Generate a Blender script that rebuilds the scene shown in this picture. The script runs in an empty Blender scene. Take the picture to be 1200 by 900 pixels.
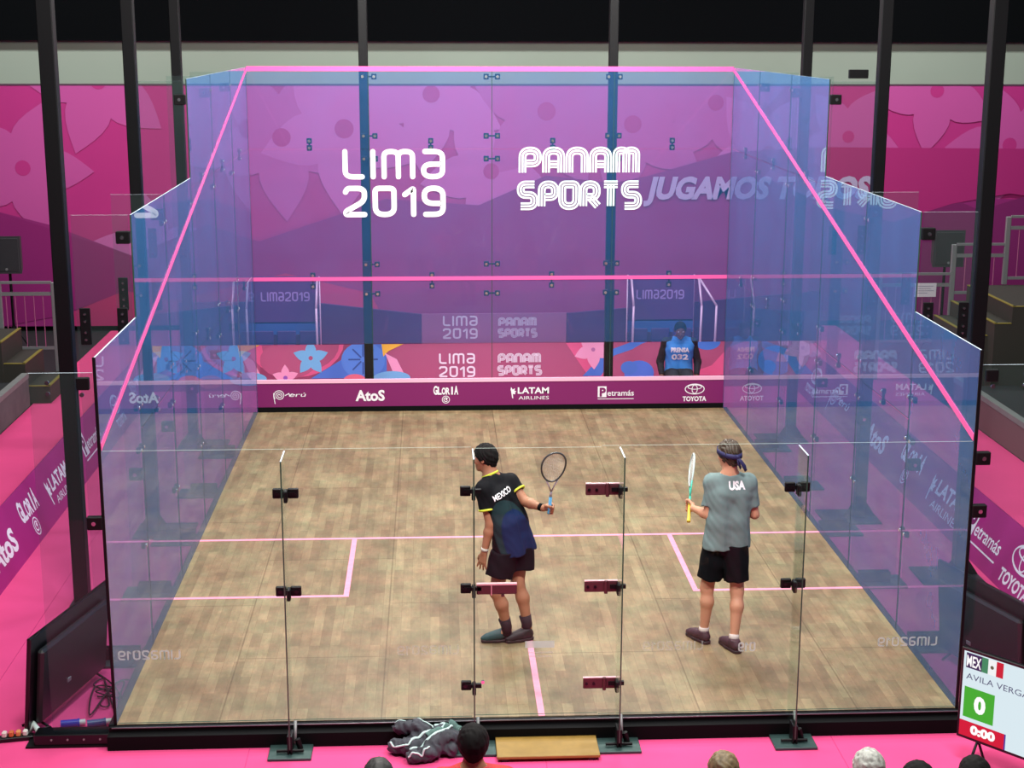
import bpy, math, random
import numpy as np
from mathutils import Vector, Matrix
from mathutils.bvhtree import BVHTree

random.seed(7)
rng = np.random.default_rng(7)
SC = bpy.context.scene
COL = SC.collection
PI = math.pi
V = Vector


def srgb(r, g, b):
    def f(c):
        c /= 255.0
        return c / 12.92 if c <= 0.04045 else ((c + 0.055) / 1.055) ** 2.4
    return (f(r), f(g), f(b), 1.0)


# ------------------------------------------------------------------ materials
MATS = {}


def mat(name, rgb, rough=0.5, metal=0.0, spec=0.5, emit=None, estr=0.0, noise=0.0, nscale=8.0, bump=0.0, bscale=200.0):
    if name in MATS:
        return MATS[name]
    m = bpy.data.materials.new(name)
    m.use_nodes = True
    nt = m.node_tree
    b = nt.nodes['Principled BSDF']
    col = srgb(*rgb)
    b.inputs['Base Color'].default_value = col
    b.inputs['Roughness'].default_value = rough
    b.inputs['Metallic'].default_value = metal
    b.inputs['Specular IOR Level'].default_value = spec
    if emit:
        b.inputs['Emission Color'].default_value = srgb(*emit)
        b.inputs['Emission Strength'].default_value = estr
    if noise > 0 or bump > 0:
        tc = nt.nodes.new('ShaderNodeTexCoord')
    if noise > 0:
        n = nt.nodes.new('ShaderNodeTexNoise')
        n.inputs['Scale'].default_value = nscale
        n.inputs['Detail'].default_value = 6
        nt.links.new(tc.outputs['Object'], n.inputs['Vector'])
        r = nt.nodes.new('ShaderNodeValToRGB')
        r.color_ramp.elements[0].position = 0.3
        r.color_ramp.elements[1].position = 0.7
        r.color_ramp.elements[0].color = tuple(c * (1 - noise) for c in col[:3]) + (1,)
        r.color_ramp.elements[1].color = tuple(min(1, c * (1 + noise)) for c in col[:3]) + (1,)
        nt.links.new(n.outputs['Fac'], r.inputs['Fac'])
        nt.links.new(r.outputs['Color'], b.inputs['Base Color'])
    if bump > 0:
        n2 = nt.nodes.new('ShaderNodeTexNoise')
        n2.inputs['Scale'].default_value = bscale
        nt.links.new(tc.outputs['Object'], n2.inputs['Vector'])
        bp = nt.nodes.new('ShaderNodeBump')
        bp.inputs['Strength'].default_value = bump
        bp.inputs['Distance'].default_value = 0.01
        nt.links.new(n2.outputs['Fac'], bp.inputs['Height'])
        nt.links.new(bp.outputs['Normal'], b.inputs['Normal'])
    MATS[name] = m
    return m


def glassmat(name, tint, film=None, film_amt=0.0, f0=0.04, fmax=0.9, rough=0.0, blotch=0.0):
    """thin sheet glass: tinted see-through + (optional) dotted one-way film that scatters light + mirror reflection"""
    m = bpy.data.materials.new(name)
    m.use_nodes = True
    nt = m.node_tree
    nt.nodes.clear()
    N, L = nt.nodes.new, nt.links.new
    out = N('ShaderNodeOutputMaterial')
    tr = N('ShaderNodeBsdfTransparent')
    tr.inputs['Color'].default_value = (*tint, 1)
    base = tr.outputs[0]
    if film:
        d = N('ShaderNodeBsdfDiffuse')
        d.inputs['Color'].default_value = srgb(*film)
        t2 = N('ShaderNodeBsdfTranslucent')
        t2.inputs['Color'].default_value = srgb(*film)
        dm = N('ShaderNodeMixShader')
        dm.inputs[0].default_value = 0.35
        L(d.outputs[0], dm.inputs[1])
        L(t2.outputs[0], dm.inputs[2])
        mx = N('ShaderNodeMixShader')
        if blotch > 0:
            tc = N('ShaderNodeTexCoord')
            ns = N('ShaderNodeTexNoise')
            ns.inputs['Scale'].default_value = 1.6
            ns.inputs['Detail'].default_value = 7
            ns.inputs['Roughness'].default_value = 0.6
            L(tc.outputs['Object'], ns.inputs['Vector'])
            mr = N('ShaderNodeMapRange')
            mr.inputs['From Min'].default_value = 0.3
            mr.inputs['From Max'].default_value = 0.7
            mr.inputs['To Min'].default_value = film_amt * (1 - blotch)
            mr.inputs['To Max'].default_value = film_amt * (1 + blotch)
            L(ns.outputs['Fac'], mr.inputs['Value'])
            L(mr.outputs[0], mx.inputs[0])
        else:
            mx.inputs[0].default_value = film_amt
        L(base, mx.inputs[1])
        L(dm.outputs[0], mx.inputs[2])
        base = mx.outputs[0]
    if fmax > 0:
        geo = N('ShaderNodeNewGeometry')
        dt = N('ShaderNodeVectorMath')
        dt.operation = 'DOT_PRODUCT'
        L(geo.outputs['Incoming'], dt.inputs[0])
        L(geo.outputs['Normal'], dt.inputs[1])
        ab = N('ShaderNodeMath'); ab.operation = 'ABSOLUTE'
        L(dt.outputs['Value'], ab.inputs[0])
        om = N('ShaderNodeMath'); om.operation = 'SUBTRACT'; om.inputs[0].default_value = 1.0
        L(ab.outputs[0], om.inputs[1])
        pw = N('ShaderNodeMath'); pw.operation = 'POWER'; pw.inputs[1].default_value = 5.0
        L(om.outputs[0], pw.inputs[0])
        ma = N('ShaderNodeMath'); ma.operation = 'MULTIPLY_ADD'
        ma.inputs[1].default_value = fmax
        ma.inputs[2].default_value = f0
        L(pw.outputs[0], ma.inputs[0])
        g = N('ShaderNodeBsdfGlossy')
        g.inputs['Roughness'].default_value = rough
        g.inputs['Color'].default_value = (1, 1, 1, 1)
        m2 = N('ShaderNodeMixShader')
        L(ma.outputs[0], m2.inputs[0])
        L(base, m2.inputs[1])
        L(g.outputs[0], m2.inputs[2])
        base = m2.outputs[0]
    L(base, out.inputs['Surface'])
    MATS[name] = m
    return m


# ------------------------------------------------------------------ object helpers
def tag(o, label=None, cat=None, group=None, kind=None):
    if label:
        o['label'] = label
    if cat:
        o['category'] = cat
    if group:
        o['group'] = group
    if kind:
        o['kind'] = kind
    return o


def empty(name, loc=(0, 0, 0), **kw):
    o = bpy.data.objects.new(name, None)
    o.empty_display_size = 0.2
    o.location = loc
    COL.objects.link(o)
    return tag(o, **kw)


def origin_of(p):
    v = Vector((0, 0, 0))
    while p is not None:
        v += p.location
        p = p.parent
    return v


class MB:
    """mesh builder in world coordinates; build() makes ONE object"""
    def __init__(self):
        self.v = []; self.f = []; self.m = []; self.s = []; self.mats = []

    def mi(self, m):
        if m not in self.mats:
            self.mats.append(m)
        return self.mats.index(m)

    def add(self, vs, fs, m, smooth=False):
        n = len(self.v); k = self.mi(m)
        self.v += [tuple(x) for x in vs]
        for f in fs:
            self.f.append([i + n for i in f]); self.m.append(k); self.s.append(smooth)
        return self

    def box(self, c, s, m, rot=None, bev=0.0):
        """c centre, s full size"""
        hx, hy, hz = s[0] / 2, s[1] / 2, s[2] / 2
        c = V(c)
        if bev <= 0:
            P = [(-hx, -hy, -hz), (hx, -hy, -hz), (hx, hy, -hz), (-hx, hy, -hz), (-hx, -hy, hz), (hx, -hy, hz), (hx, hy, hz), (-hx, hy, hz)]
            F = [(0, 3, 2, 1), (4, 5, 6, 7), (0, 1, 5, 4), (1, 2, 6, 5), (2, 3, 7, 6), (3, 0, 4, 7)]
        else:
            b = min(bev, hx * .9, hy * .9, hz * .9)
            P = []; F = []
            for sx in (-1, 1):
                for sy in (-1, 1):
                    for sz in (-1, 1):
                        P += [(sx * hx, sy * (hy - b), sz * (hz - b)), (sx * (hx - b), sy * hy, sz * (hz - b)), (sx * (hx - b), sy * (hy - b), sz * hz)]
            def ix(sx, sy, sz, k):
                return ((sx > 0) * 4 + (sy > 0) * 2 + (sz > 0)) * 3 + k
            for s_ in (-1, 1):
                q = [ix(s_, -1, -1, 0), ix(s_, 1, -1, 0), ix(s_, 1, 1, 0), ix(s_, -1, 1, 0)]; F.append(q if s_ > 0 else q[::-1])
                q = [ix(-1, s_, -1, 1), ix(-1, s_, 1, 1), ix(1, s_, 1, 1), ix(1, s_, -1, 1)]; F.append(q if s_ > 0 else q[::-1])
                q = [ix(-1, -1, s_, 2), ix(1, -1, s_, 2), ix(1, 1, s_, 2), ix(-1, 1, s_, 2)]; F.append(q if s_ > 0 else q[::-1])
            for a in (-1, 1):
                for b_ in (-1, 1):
                    q = [ix(a, b_, -1, 0), ix(a, b_, -1, 1), ix(a, b_, 1, 1), ix(a, b_, 1, 0)]; F.append(q if a * b_ > 0 else q[::-1])
                    q = [ix(a, -1, b_, 0), ix(a, 1, b_, 0), ix(a, 1, b_, 2), ix(a, -1, b_, 2)]; F.append(q if a * b_ > 0 else q[::-1])
                    q = [ix(-1, a, b_, 1), ix(-1, a, b_, 2), ix(1, a, b_, 2), ix(1, a, b_, 1)]; F.append(q if a * b_ > 0 else q[::-1])
                    for c_ in (-1, 1):
                        q = [ix(a, b_, c_, 0), ix(a, b_, c_, 1), ix(a, b_, c_, 2)]; F.append(q if a * b_ * c_ > 0 else q[::-1])
        if rot is not None:
            P = [rot @ V(p) for p in P]
        return self.add([c + V(p) for p in P], F, m)

    def quad(self, a, b, c, d, m):
        return self.add([a, b, c, d], [(0, 1, 2, 3)], m)

    def cyl(self, p0, p1, r0, m, r1=None, n=12, caps=True, smooth=True):
        p0, p1 = V(p0), V(p1)
        r1 = r0 if r1 is None else r1
        d = (p1 - p0).normalized()
        u = d.orthogonal().normalized(); w = d.cross(u)
        vs = []
        for p, r in ((p0, r0), (p1, r1)):
            for i in range(n):
                a = 2 * PI * i / n
                vs.append(p + u * (r * math.cos(a)) + w * (r * math.sin(a)))
        self.add(vs, [(i, (i + 1) % n, n + (i + 1) % n, n + i) for i in range(n)], m, smooth)
        if caps:
            self.add(vs[:n], [tuple(range(n))[::-1]], m); self.add(vs[n:], [tuple(range(n))], m)
        return self

    def tube(self, pts, r, m, n=8, closed=False, rs=None, flat=1.0):
        pts = [V(p) for p in pts]
        N = len(pts)
        vs = []
        t0 = (pts[1] - pts[0]).normalized()
        u = t0.orthogonal().normalized()
        for i in range(N):
            a = pts[i - 1] if (i > 0 or closed) else pts[0]
            b = pts[(i + 1) % N] if (i < N - 1 or closed) else pts[-1]
            t = (b - a).normalized()
            u = (u - t * u.dot(t)).normalized()
            w = t.cross(u)
            rr = rs[i] if rs else r
            for k in range(n):
                an = 2 * PI * k / n
                vs.append(pts[i] + u * (rr * math.cos(an)) + w * (rr * flat * math.sin(an)))
        F = []
        for i in range(N if closed else N - 1):
            j = (i + 1) % N
            for k in range(n):
                F.append((i * n + k, i * n + (k + 1) % n, j * n + (k + 1) % n, j * n + k))
        if not closed:
            F.append(tuple(range(n))[::-1]); F.append(tuple((N - 1) * n + k for k in range(n)))
        return self.add(vs, F, m, True)

    def sphere(self, c, r, m, n=12, k=8, sc=(1, 1, 1)):
        c = V(c); vs = [c + V((0, 0, r * sc[2]))]
        for i in range(1, k):
            t = PI * i / k
            for j in range(n):
                a = 2 * PI * j / n
                vs.append(c + V((r * sc[0] * math.sin(t) * math.cos(a), r * sc[1] * math.sin(t) * math.sin(a), r * sc[2] * math.cos(t))))
        vs.append(c - V((0, 0, r * sc[2])))
        F = [(0, 1 + j, 1 + (j + 1) % n) for j in range(n)]
        for i in range(k - 2):
            for j in range(n):
                a = 1 + i * n
                F.append((a + j, a + n + j, a + n + (j + 1) % n, a + (j + 1) % n))
        e = len(vs) - 1; a = 1 + (k - 2) * n
        F += [(e, a + (j + 1) % n, a + j) for j in range(n)]
        return self.add(vs, F, m, True)

    def build(self, name, parent=None, loc=None, **kw):
        me = bpy.data.meshes.new(name)
        o0 = V(loc) if loc is not None else V((0, 0, 0))
        base = o0 + (origin_of(parent) if parent else V((0, 0, 0)))
        me.from_pydata([(p[0] - base.x, p[1] - base.y, p[2] - base.z) for p in self.v], [], self.f)
        for m in self.mats:
            me.materials.append(m)
        me.polygons.foreach_set('material_index', self.m)
        me.polygons.foreach_set('use_smooth', self.s)
        me.update()
        o = bpy.data.objects.new(name, me)
        o.location = o0
        COL.objects.link(o)
        if parent:
            o.parent = parent
        return tag(o, **kw)


def copy_tree(o, parent=None):
    c = o.copy(); COL.objects.link(c)
    if parent:
        c.parent = parent
    for ch in list(o.children):
        copy_tree(ch, c)
    return c


# ------------------------------------------------------------------ 2-D artwork on flat surfaces
class Art:
    """flat print: frame origin o, unit axes u (right), v (up), n = towards the reader; layers are sub-millimetre inks"""
    def __init__(self, mb, o, u, v, lift=0.0015):
        self.mb = mb; self.o = V(o); self.u = V(u).normalized(); self.v = V(v).normalized()
        self.n = self.u.cross(self.v); self.lift = lift; self.c = 0.0

    def P(self, x, y, k):
        return self.o + self.u * x + self.v * y + self.n * (self.lift * (k + self.c))

    def poly(self, pts, m, k=1):
        self.c += .01
        # ear-free: fan from tessellation
        from mathutils.geometry import tessellate_polygon
        tris = tessellate_polygon([[V((p[0], p[1], 0)) for p in pts]])
        vs = [self.P(p[0], p[1], k) for p in pts]
        fs = []
        for t in tris:
            a, b, c = (V(pts[i]) for i in t)
            ar = (b.x - a.x) * (c.y - a.y) - (b.y - a.y) * (c.x - a.x)
            fs.append(tuple(t) if ar > 0 else tuple(t[::-1]))
        self.mb.add(vs, fs, m)

    def clip(self, pts, x0, x1, y0, y1):
        def cl(ps, f, inter):
            out = []
            for i in range(len(ps)):
                a, b = ps[i - 1], ps[i]
                if f(b):
                    if not f(a): out.append(inter(a, b))
                    out.append(b)
                elif f(a): out.append(inter(a, b))
            return out
        def ix(X): return lambda a, b: (X, a[1] + (b[1] - a[1]) * (X - a[0]) / (b[0] - a[0]))
        def iy(Y): return lambda a, b: (a[0] + (b[0] - a[0]) * (Y - a[1]) / (b[1] - a[1]), Y)
        for f, it in ((lambda p: p[0] >= x0, ix(x0)), (lambda p: p[0] <= x1, ix(x1)), (lambda p: p[1] >= y0, iy(y0)), (lambda p: p[1] <= y1, iy(y1))):
            if not pts: break
            pts = cl(pts, f, it)
        return pts

    def cpoly(self, pts, m, k, box):
        pts = self.clip(list(pts), *box)
        if len(pts) > 2:
            self.poly(pts, m, k)

    def ribbon(self, pts, w, m, k=1, off=0.0, cap=True, closed=False):
        self.c += .01
        q_ = [V((p[0], p[1])) for p in pts]; pts = [q_[0]]
        for p in q_[1:]:
            if (p - pts[-1]).length > 1e-3 * max(w, .004): pts.append(p)
        if closed and (pts[0] - pts[-1]).length < 1e-3 * w: pts.pop()
        N = len(pts)
        L, R = [], []
        for i in range(N):
            a = pts[i - 1] if (i > 0 or closed) else None
            b = pts[(i + 1) % N] if (i < N - 1 or closed) else None
            d1 = (pts[i] - a).normalized() if a is not None else None
            d2 = (b - pts[i]).normalized() if b is not None else None
            if d1 is None: d1 = d2
            if d2 is None: d2 = d1
            n1 = V((-d1.y, d1.x)); n2 = V((-d2.y, d2.x))
            nn = n1 + n2
            if nn.length < 1e-6: nn = n1.copy()
            nn.normalize()
            s = 1 / max(0.45, nn.dot(n1))
            L.append(pts[i] + nn * s * (off + w / 2)); R.append(pts[i] + nn * s * (off - w / 2))
        vs = [self.P(p.x, p.y, k) for p in L] + [self.P(p.x, p.y, k) for p in R]
        fs = []
        for i in range(N if closed else N - 1):
            j = (i + 1) % N
            fs.append((N + i, N + j, j, i))
        self.mb.add(vs, fs, m)
        if cap and not closed:
            for p in (pts[0], pts[-1]):
                self.disc(p.x, p.y, w / 2, m, k, n=12)

    def disc(self, x, y, r, m, k=1, n=24, ry=None):
        self.c += .01
        ry = r if ry is None else ry
        self.mb.add([self.P(x + r * math.cos(2 * PI * i / n), y + ry * math.sin(2 * PI * i / n), k) for i in range(n)], [tuple(range(n))], m)

    def rect(self, x0, y0, x1, y1, m, k=1):
        self.c += .01
        self.mb.add([self.P(x0, y0, k), self.P(x1, y0, k), self.P(x1, y1, k), self.P(x0, y1, k)], [(0, 1, 2, 3)], m)

    def text(self, s, x, y, h, m, k=1, width=None, shear=0.0, bold=0.0, rot=0.0, align='L'):
        """h = cap height; width = total width to fit"""
        vs, fs = glyphs(s, bold)
        if not vs: return
        self.c += .01
        xs = [p[0] for p in vs]
        x0, x1 = min(xs), max(xs)
        sy = h / 0.70
        sx = sy if width is None else width / (x1 - x0)
        wd = (x1 - x0) * sx
        ox = {'L': 0, 'C': -wd / 2, 'R': -wd}[align]
        out = []
        for p in vs:
            X = (p[0] - x0) * sx + ox; Y = p[1] * sy
            X += Y * shear
            if rot: X, Y = X * math.cos(rot) - Y * math.sin(rot), X * math.sin(rot) + Y * math.cos(rot)
            out.append(self.P(x + X, y + Y, k))
        self.mb.add(out, fs, m)


_G = {}


def glyphs(s, bold):
    key = (s, bold)
    if key not in _G:
        cu = bpy.data.curves.new('txt', 'FONT')
        cu.body = s
        cu.size = 1.0
        cu.offset = bold
        cu.resolution_u = 3
        ob = bpy.data.objects.new('txt', cu)
        COL.objects.link(ob)
        dg = bpy.context.evaluated_depsgraph_get()
        me = bpy.data.meshes.new_from_object(ob.evaluated_get(dg))
        vs = [(v.co.x, v.co.y) for v in me.vertices]
        fs = []
        for p in me.polygons:
            q = list(p.vertices)
            a = sum(vs[q[i - 1]][0] * vs[q[i]][1] - vs[q[i]][0] * vs[q[i - 1]][1] for i in range(len(q)))
            fs.append(tuple(q) if a > 0 else tuple(q[::-1]))
        bpy.data.objects.remove(ob); bpy.data.curves.remove(cu); bpy.data.meshes.remove(me)
        _G[key] = (vs, fs)
    return _G[key]


def arc(cx, cy, r, a0, a1, n=10, ry=None):
    ry = r if ry is None else ry
    return [(cx + r * math.cos(math.radians(a0 + (a1 - a0) * i / n)), cy + ry * math.sin(math.radians(a0 + (a1 - a0) * i / n))) for i in range(n + 1)]


# rounded stroke lettering, unit cell 0..w x 0..1
def rnd(pts, r=0.22, n=6):
    """round the inner corners of a polyline"""
    P = [V(p) for p in pts]; out = [tuple(P[0])]
    for i in range(1, len(P) - 1):
        a, b, c = P[i - 1], P[i], P[i + 1]
        d1 = (a - b); d2 = (c - b)
        rr = min(r, d1.length * 0.5, d2.length * 0.5)
        s = b + d1.normalized() * rr; e = b + d2.normalized() * rr
        for j in range(n + 1):
            t = j / n
            out.append(tuple(s * (1 - t) ** 2 + b * 2 * t * (1 - t) + e * t * t))
    out.append(tuple(P[-1]))
    return out


LET = {  # char: (width, [polylines])
    'L': (0.46, [rnd([(0, 1), (0, 0), (0.46, 0)], .3)]),
    'I': (0.0, [[(0, 0), (0, 1)]]),
    'i': (0.0, [[(0, 0), (0, 1)]]),
    'M': (0.78, [rnd([(0, 0), (0, 1), (0.39, 1), (0.39, 0)], .26), rnd([(0.39, 0.3), (0.39, 1), (0.78, 1), (0.78, 0)], .26)]),
    'a': (0.52, [rnd([(0.04, 1), (0.52, 1), (0.52, 0), (0.0, 0), (0.0, 0.5), (0.52, 0.5)], .26)]),
    '2': (0.56, [rnd([(0.0, 0.86), (0.06, 1), (0.56, 1), (0.56, 0.52), (0.0, 0.12), (0.0, 0), (0.56, 0)], .2)]),
    '0': (0.56, [rnd([(0.28, 1), (0, 1), (0, 0), (0.56, 0), (0.56, 1), (0.28, 1)], .3)]),
    '1': (0.26, [rnd([(0, 0.76), (0.26, 1), (0.26, 0)], .08)]),
    '9': (0.56, [rnd([(0.56, 0.42), (0, 0.42), (0, 1), (0.56, 1), (0.56, 0), (0.04, 0)], .28)]),
    'P': (0.60, [rnd([(0, 0), (0, 1), (0.60, 1), (0.60, 0.42), (0.12, 0.42)], .3)]),
    'A': (0.60, [rnd([(0, 0), (0, 1), (0.60, 1), (0.60, 0)], .3), [(0.1, 0.38), (0.5, 0.38)]]),
    'N': (0.60, [rnd([(0, 0), (0, 1), (0.60, 1), (0.60, 0)], .3)]),
    'S': (0.62, [rnd([(0.62, 1), (0, 1), (0, 0.52), (0.62, 0.52), (0.62, 0), (0, 0)], .26)]),
    'O': (0.64, [rnd([(0.32, 1), (0, 1), (0, 0), (0.64, 0), (0.64, 1), (0.32, 1)], .32)]),
    'R': (0.60, [rnd([(0, 0), (0, 1), (0.60, 1), (0.60, 0.42), (0.12, 0.42)], .3), [(0.28, 0.42), (0.66, 0)]]),
    'T': (0.62, [[(0, 1), (0.62, 1)], [(0.31, 0.95), (0.31, 0)]]),
}


def strokes(art, s, x, y, h, m, k=1, w=0.14, gap=0.26, width=None, triple=False):
    tot = 0
    for i, c in enumerate(s):
        tot += LET[c][0] + (gap if i < len(s) - 1 else 0)
    sx = h if width is None else width / (tot + w)
    cx = x + w * sx / 2
    for c in s:
        wd, pls = LET[c]
        for pl in pls:
            pts = [(cx + p[0] * sx, y + (w / 2 + p[1] * (1 - w)) * h) for p in pl]
            if triple:
                ww = w * h
                for q in (-1, 0, 1):
                    art.ribbon(pts, ww * 0.235, m, k, off=q * ww * 0.36, cap=False)
            else:
                art.ribbon(pts, w * h, m, k)
        cx += (wd + gap) * sx


def lima(art, x, y, w, h, m, k=1):
    strokes(art, 'LiMa', x, y + h * 0.54, h * 0.43, m, k, w=.17, gap=.3, width=w)
    strokes(art, '2019', x, y, h * 0.45, m, k, w=.17, gap=.32, width=w)


def panam(art, x, y, w, h, m, k=1, triple=True):
    strokes(art, 'PANAM', x + .01 * w, y + h * 0.53, h * 0.47, m, k, w=.27, gap=.33, width=w * .97, triple=triple)
    strokes(art, 'SPORTS', x, y, h * 0.47, m, k, w=.27, gap=.33, width=w, triple=triple)


def bird(art, x, y, s, m, k=1):
    """feathered mark left of the airline name"""
    for i, (a, l) in enumerate(((100, .55), (60, .5), (20, .42), (-20, .34))):
        ca, sa = math.cos(math.radians(a)), math.sin(math.radians(a))
        p = [(0, 0), (l * .5, .1), (l, 0), (l * .5, -.1)]
        art.poly([(x + s * (q[0] * ca - q[1] * sa), y + s * (.45 + q[0] * sa + q[1] * ca)) for q in p], m, k)
    art.poly([(x - .1 * s, y + .6 * s), (x + .05 * s, y + .45 * s), (x + .1 * s, y - .1 * s), (x, y - .05 * s)], m, k)


def rings(art, x, y, w, h, m, k=1):
    """three interlocking ellipses"""
    t = h * .09
    art.ribbon(arc(x, y, w / 2, 0, 360, 28, h / 2)[:-1], t, m, k, closed=True)
    art.ribbon(arc(x, y + h * .2, w * .36, 0, 360, 20, h * .22)[:-1], t * .8, m, k, closed=True)
    art.ribbon(arc(x, y - h * .02, w * .14, 0, 360, 20, h * .42)[:-1], t * .8, m, k, closed=True)


def spiral(art, x, y, r, m, k=1):
    pts = []
    for i in range(60):
        a = i / 59 * 2.6 * 2 * PI; rr = r * (0.12 + 0.88 * i / 59)
        pts.append((x + rr * math.cos(a), y + rr * math.sin(a)))
    e = pts[-1]
    art.ribbon(pts, r * .13, m, k)
    art.ribbon([(x - r, y + r * .4), (x - r, y - r * .3), (x - r * .8, y - r * 1.5)], r * .14, m, k)


def sponsor(art, which, x, y, h, m, k=1, width=None):
    """x = centre, y = bottom, h = overall height"""
    if which == 'atos':
        art.text('AtoS', x, y + h * .12, h * .75, m, k, align='C', bold=.035, width=width or h * 2.3)
    elif which == 'gloria':
        w = width or h * 2.0
        n = 'GLORIA'
        for i, c in enumerate(n):
            t = (i + .5) / 6 * 2 - 1
            art.text(c, x + t * w * .46, y + h * (.52 + .07 * (t * t - 1) * 0), h * (.34 + .14 * abs(t)), m, k, align='C', bold=.04, width=w / 6.6 if c != 'I' else w / 16)
        art.ribbon(arc(x, y + h * .22, h * .2, 0, 360, 20)[:-1], h * .035, m, k, closed=True)
        art.ribbon(arc(x, y + h * .22, h * .11, 40, 320, 14), h * .04, m, k)
        art.disc(x + h * .03, y + h * .24, h * .05, m, k, n=10)
    elif which == 'latam':
        w = width or h * 2.6
        bird(art, x - w * .42, y + h * .2, h * .75, m, k)
        art.text('LATAM', x - w * .28, y + h * .48, h * .42, m, k, bold=.03, width=w * .78)
        art.text('AIRLINES', x - w * .26, y + h * .05, h * .24, m, k, width=w * .76)
    elif which == 'petramas':
        w = width or h * 2.4
        x0 = x - w / 2
        art.rect(x0, y + h * .2, x0 + w * .24, y + h, m, k)
        art.text('P', x0 + w * .05, y + h * .28, h * .6, MATS['ink_purple'], k + 1, bold=.05)
        art.text('etramás', x0 + w * .27, y + h * .3, h * .42, m, k, bold=.01, width=w * .73)
        art.rect(x0, y + h * .04, x0 + w, y + h * .09, m, k)
    elif which == 'toyota':
        w = width or h * 1.25
        rings(art, x, y + h * .68, w * .8, h * .56, m, k)
        art.text('TOYOTA', x, y, h * .26, m, k, bold=.035, width=w, align='C')
    elif which == 'peru':
        spiral(art, x - h * .75, y + h * .55, h * .38, m, k)
        art.ribbon([(x - h * .35, y + h * .55), (x - h * .1, y + h * .68), (x - h * .05, y + h * .5), (x + .1 * h, y + h * .65), (x + .3 * h, y + h * .58)], h * .06, m, k)
        art.text('erú', x - h * .1, y + h * .45, h * .3, m, k, shear=.3, width=h * 1.1)
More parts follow.
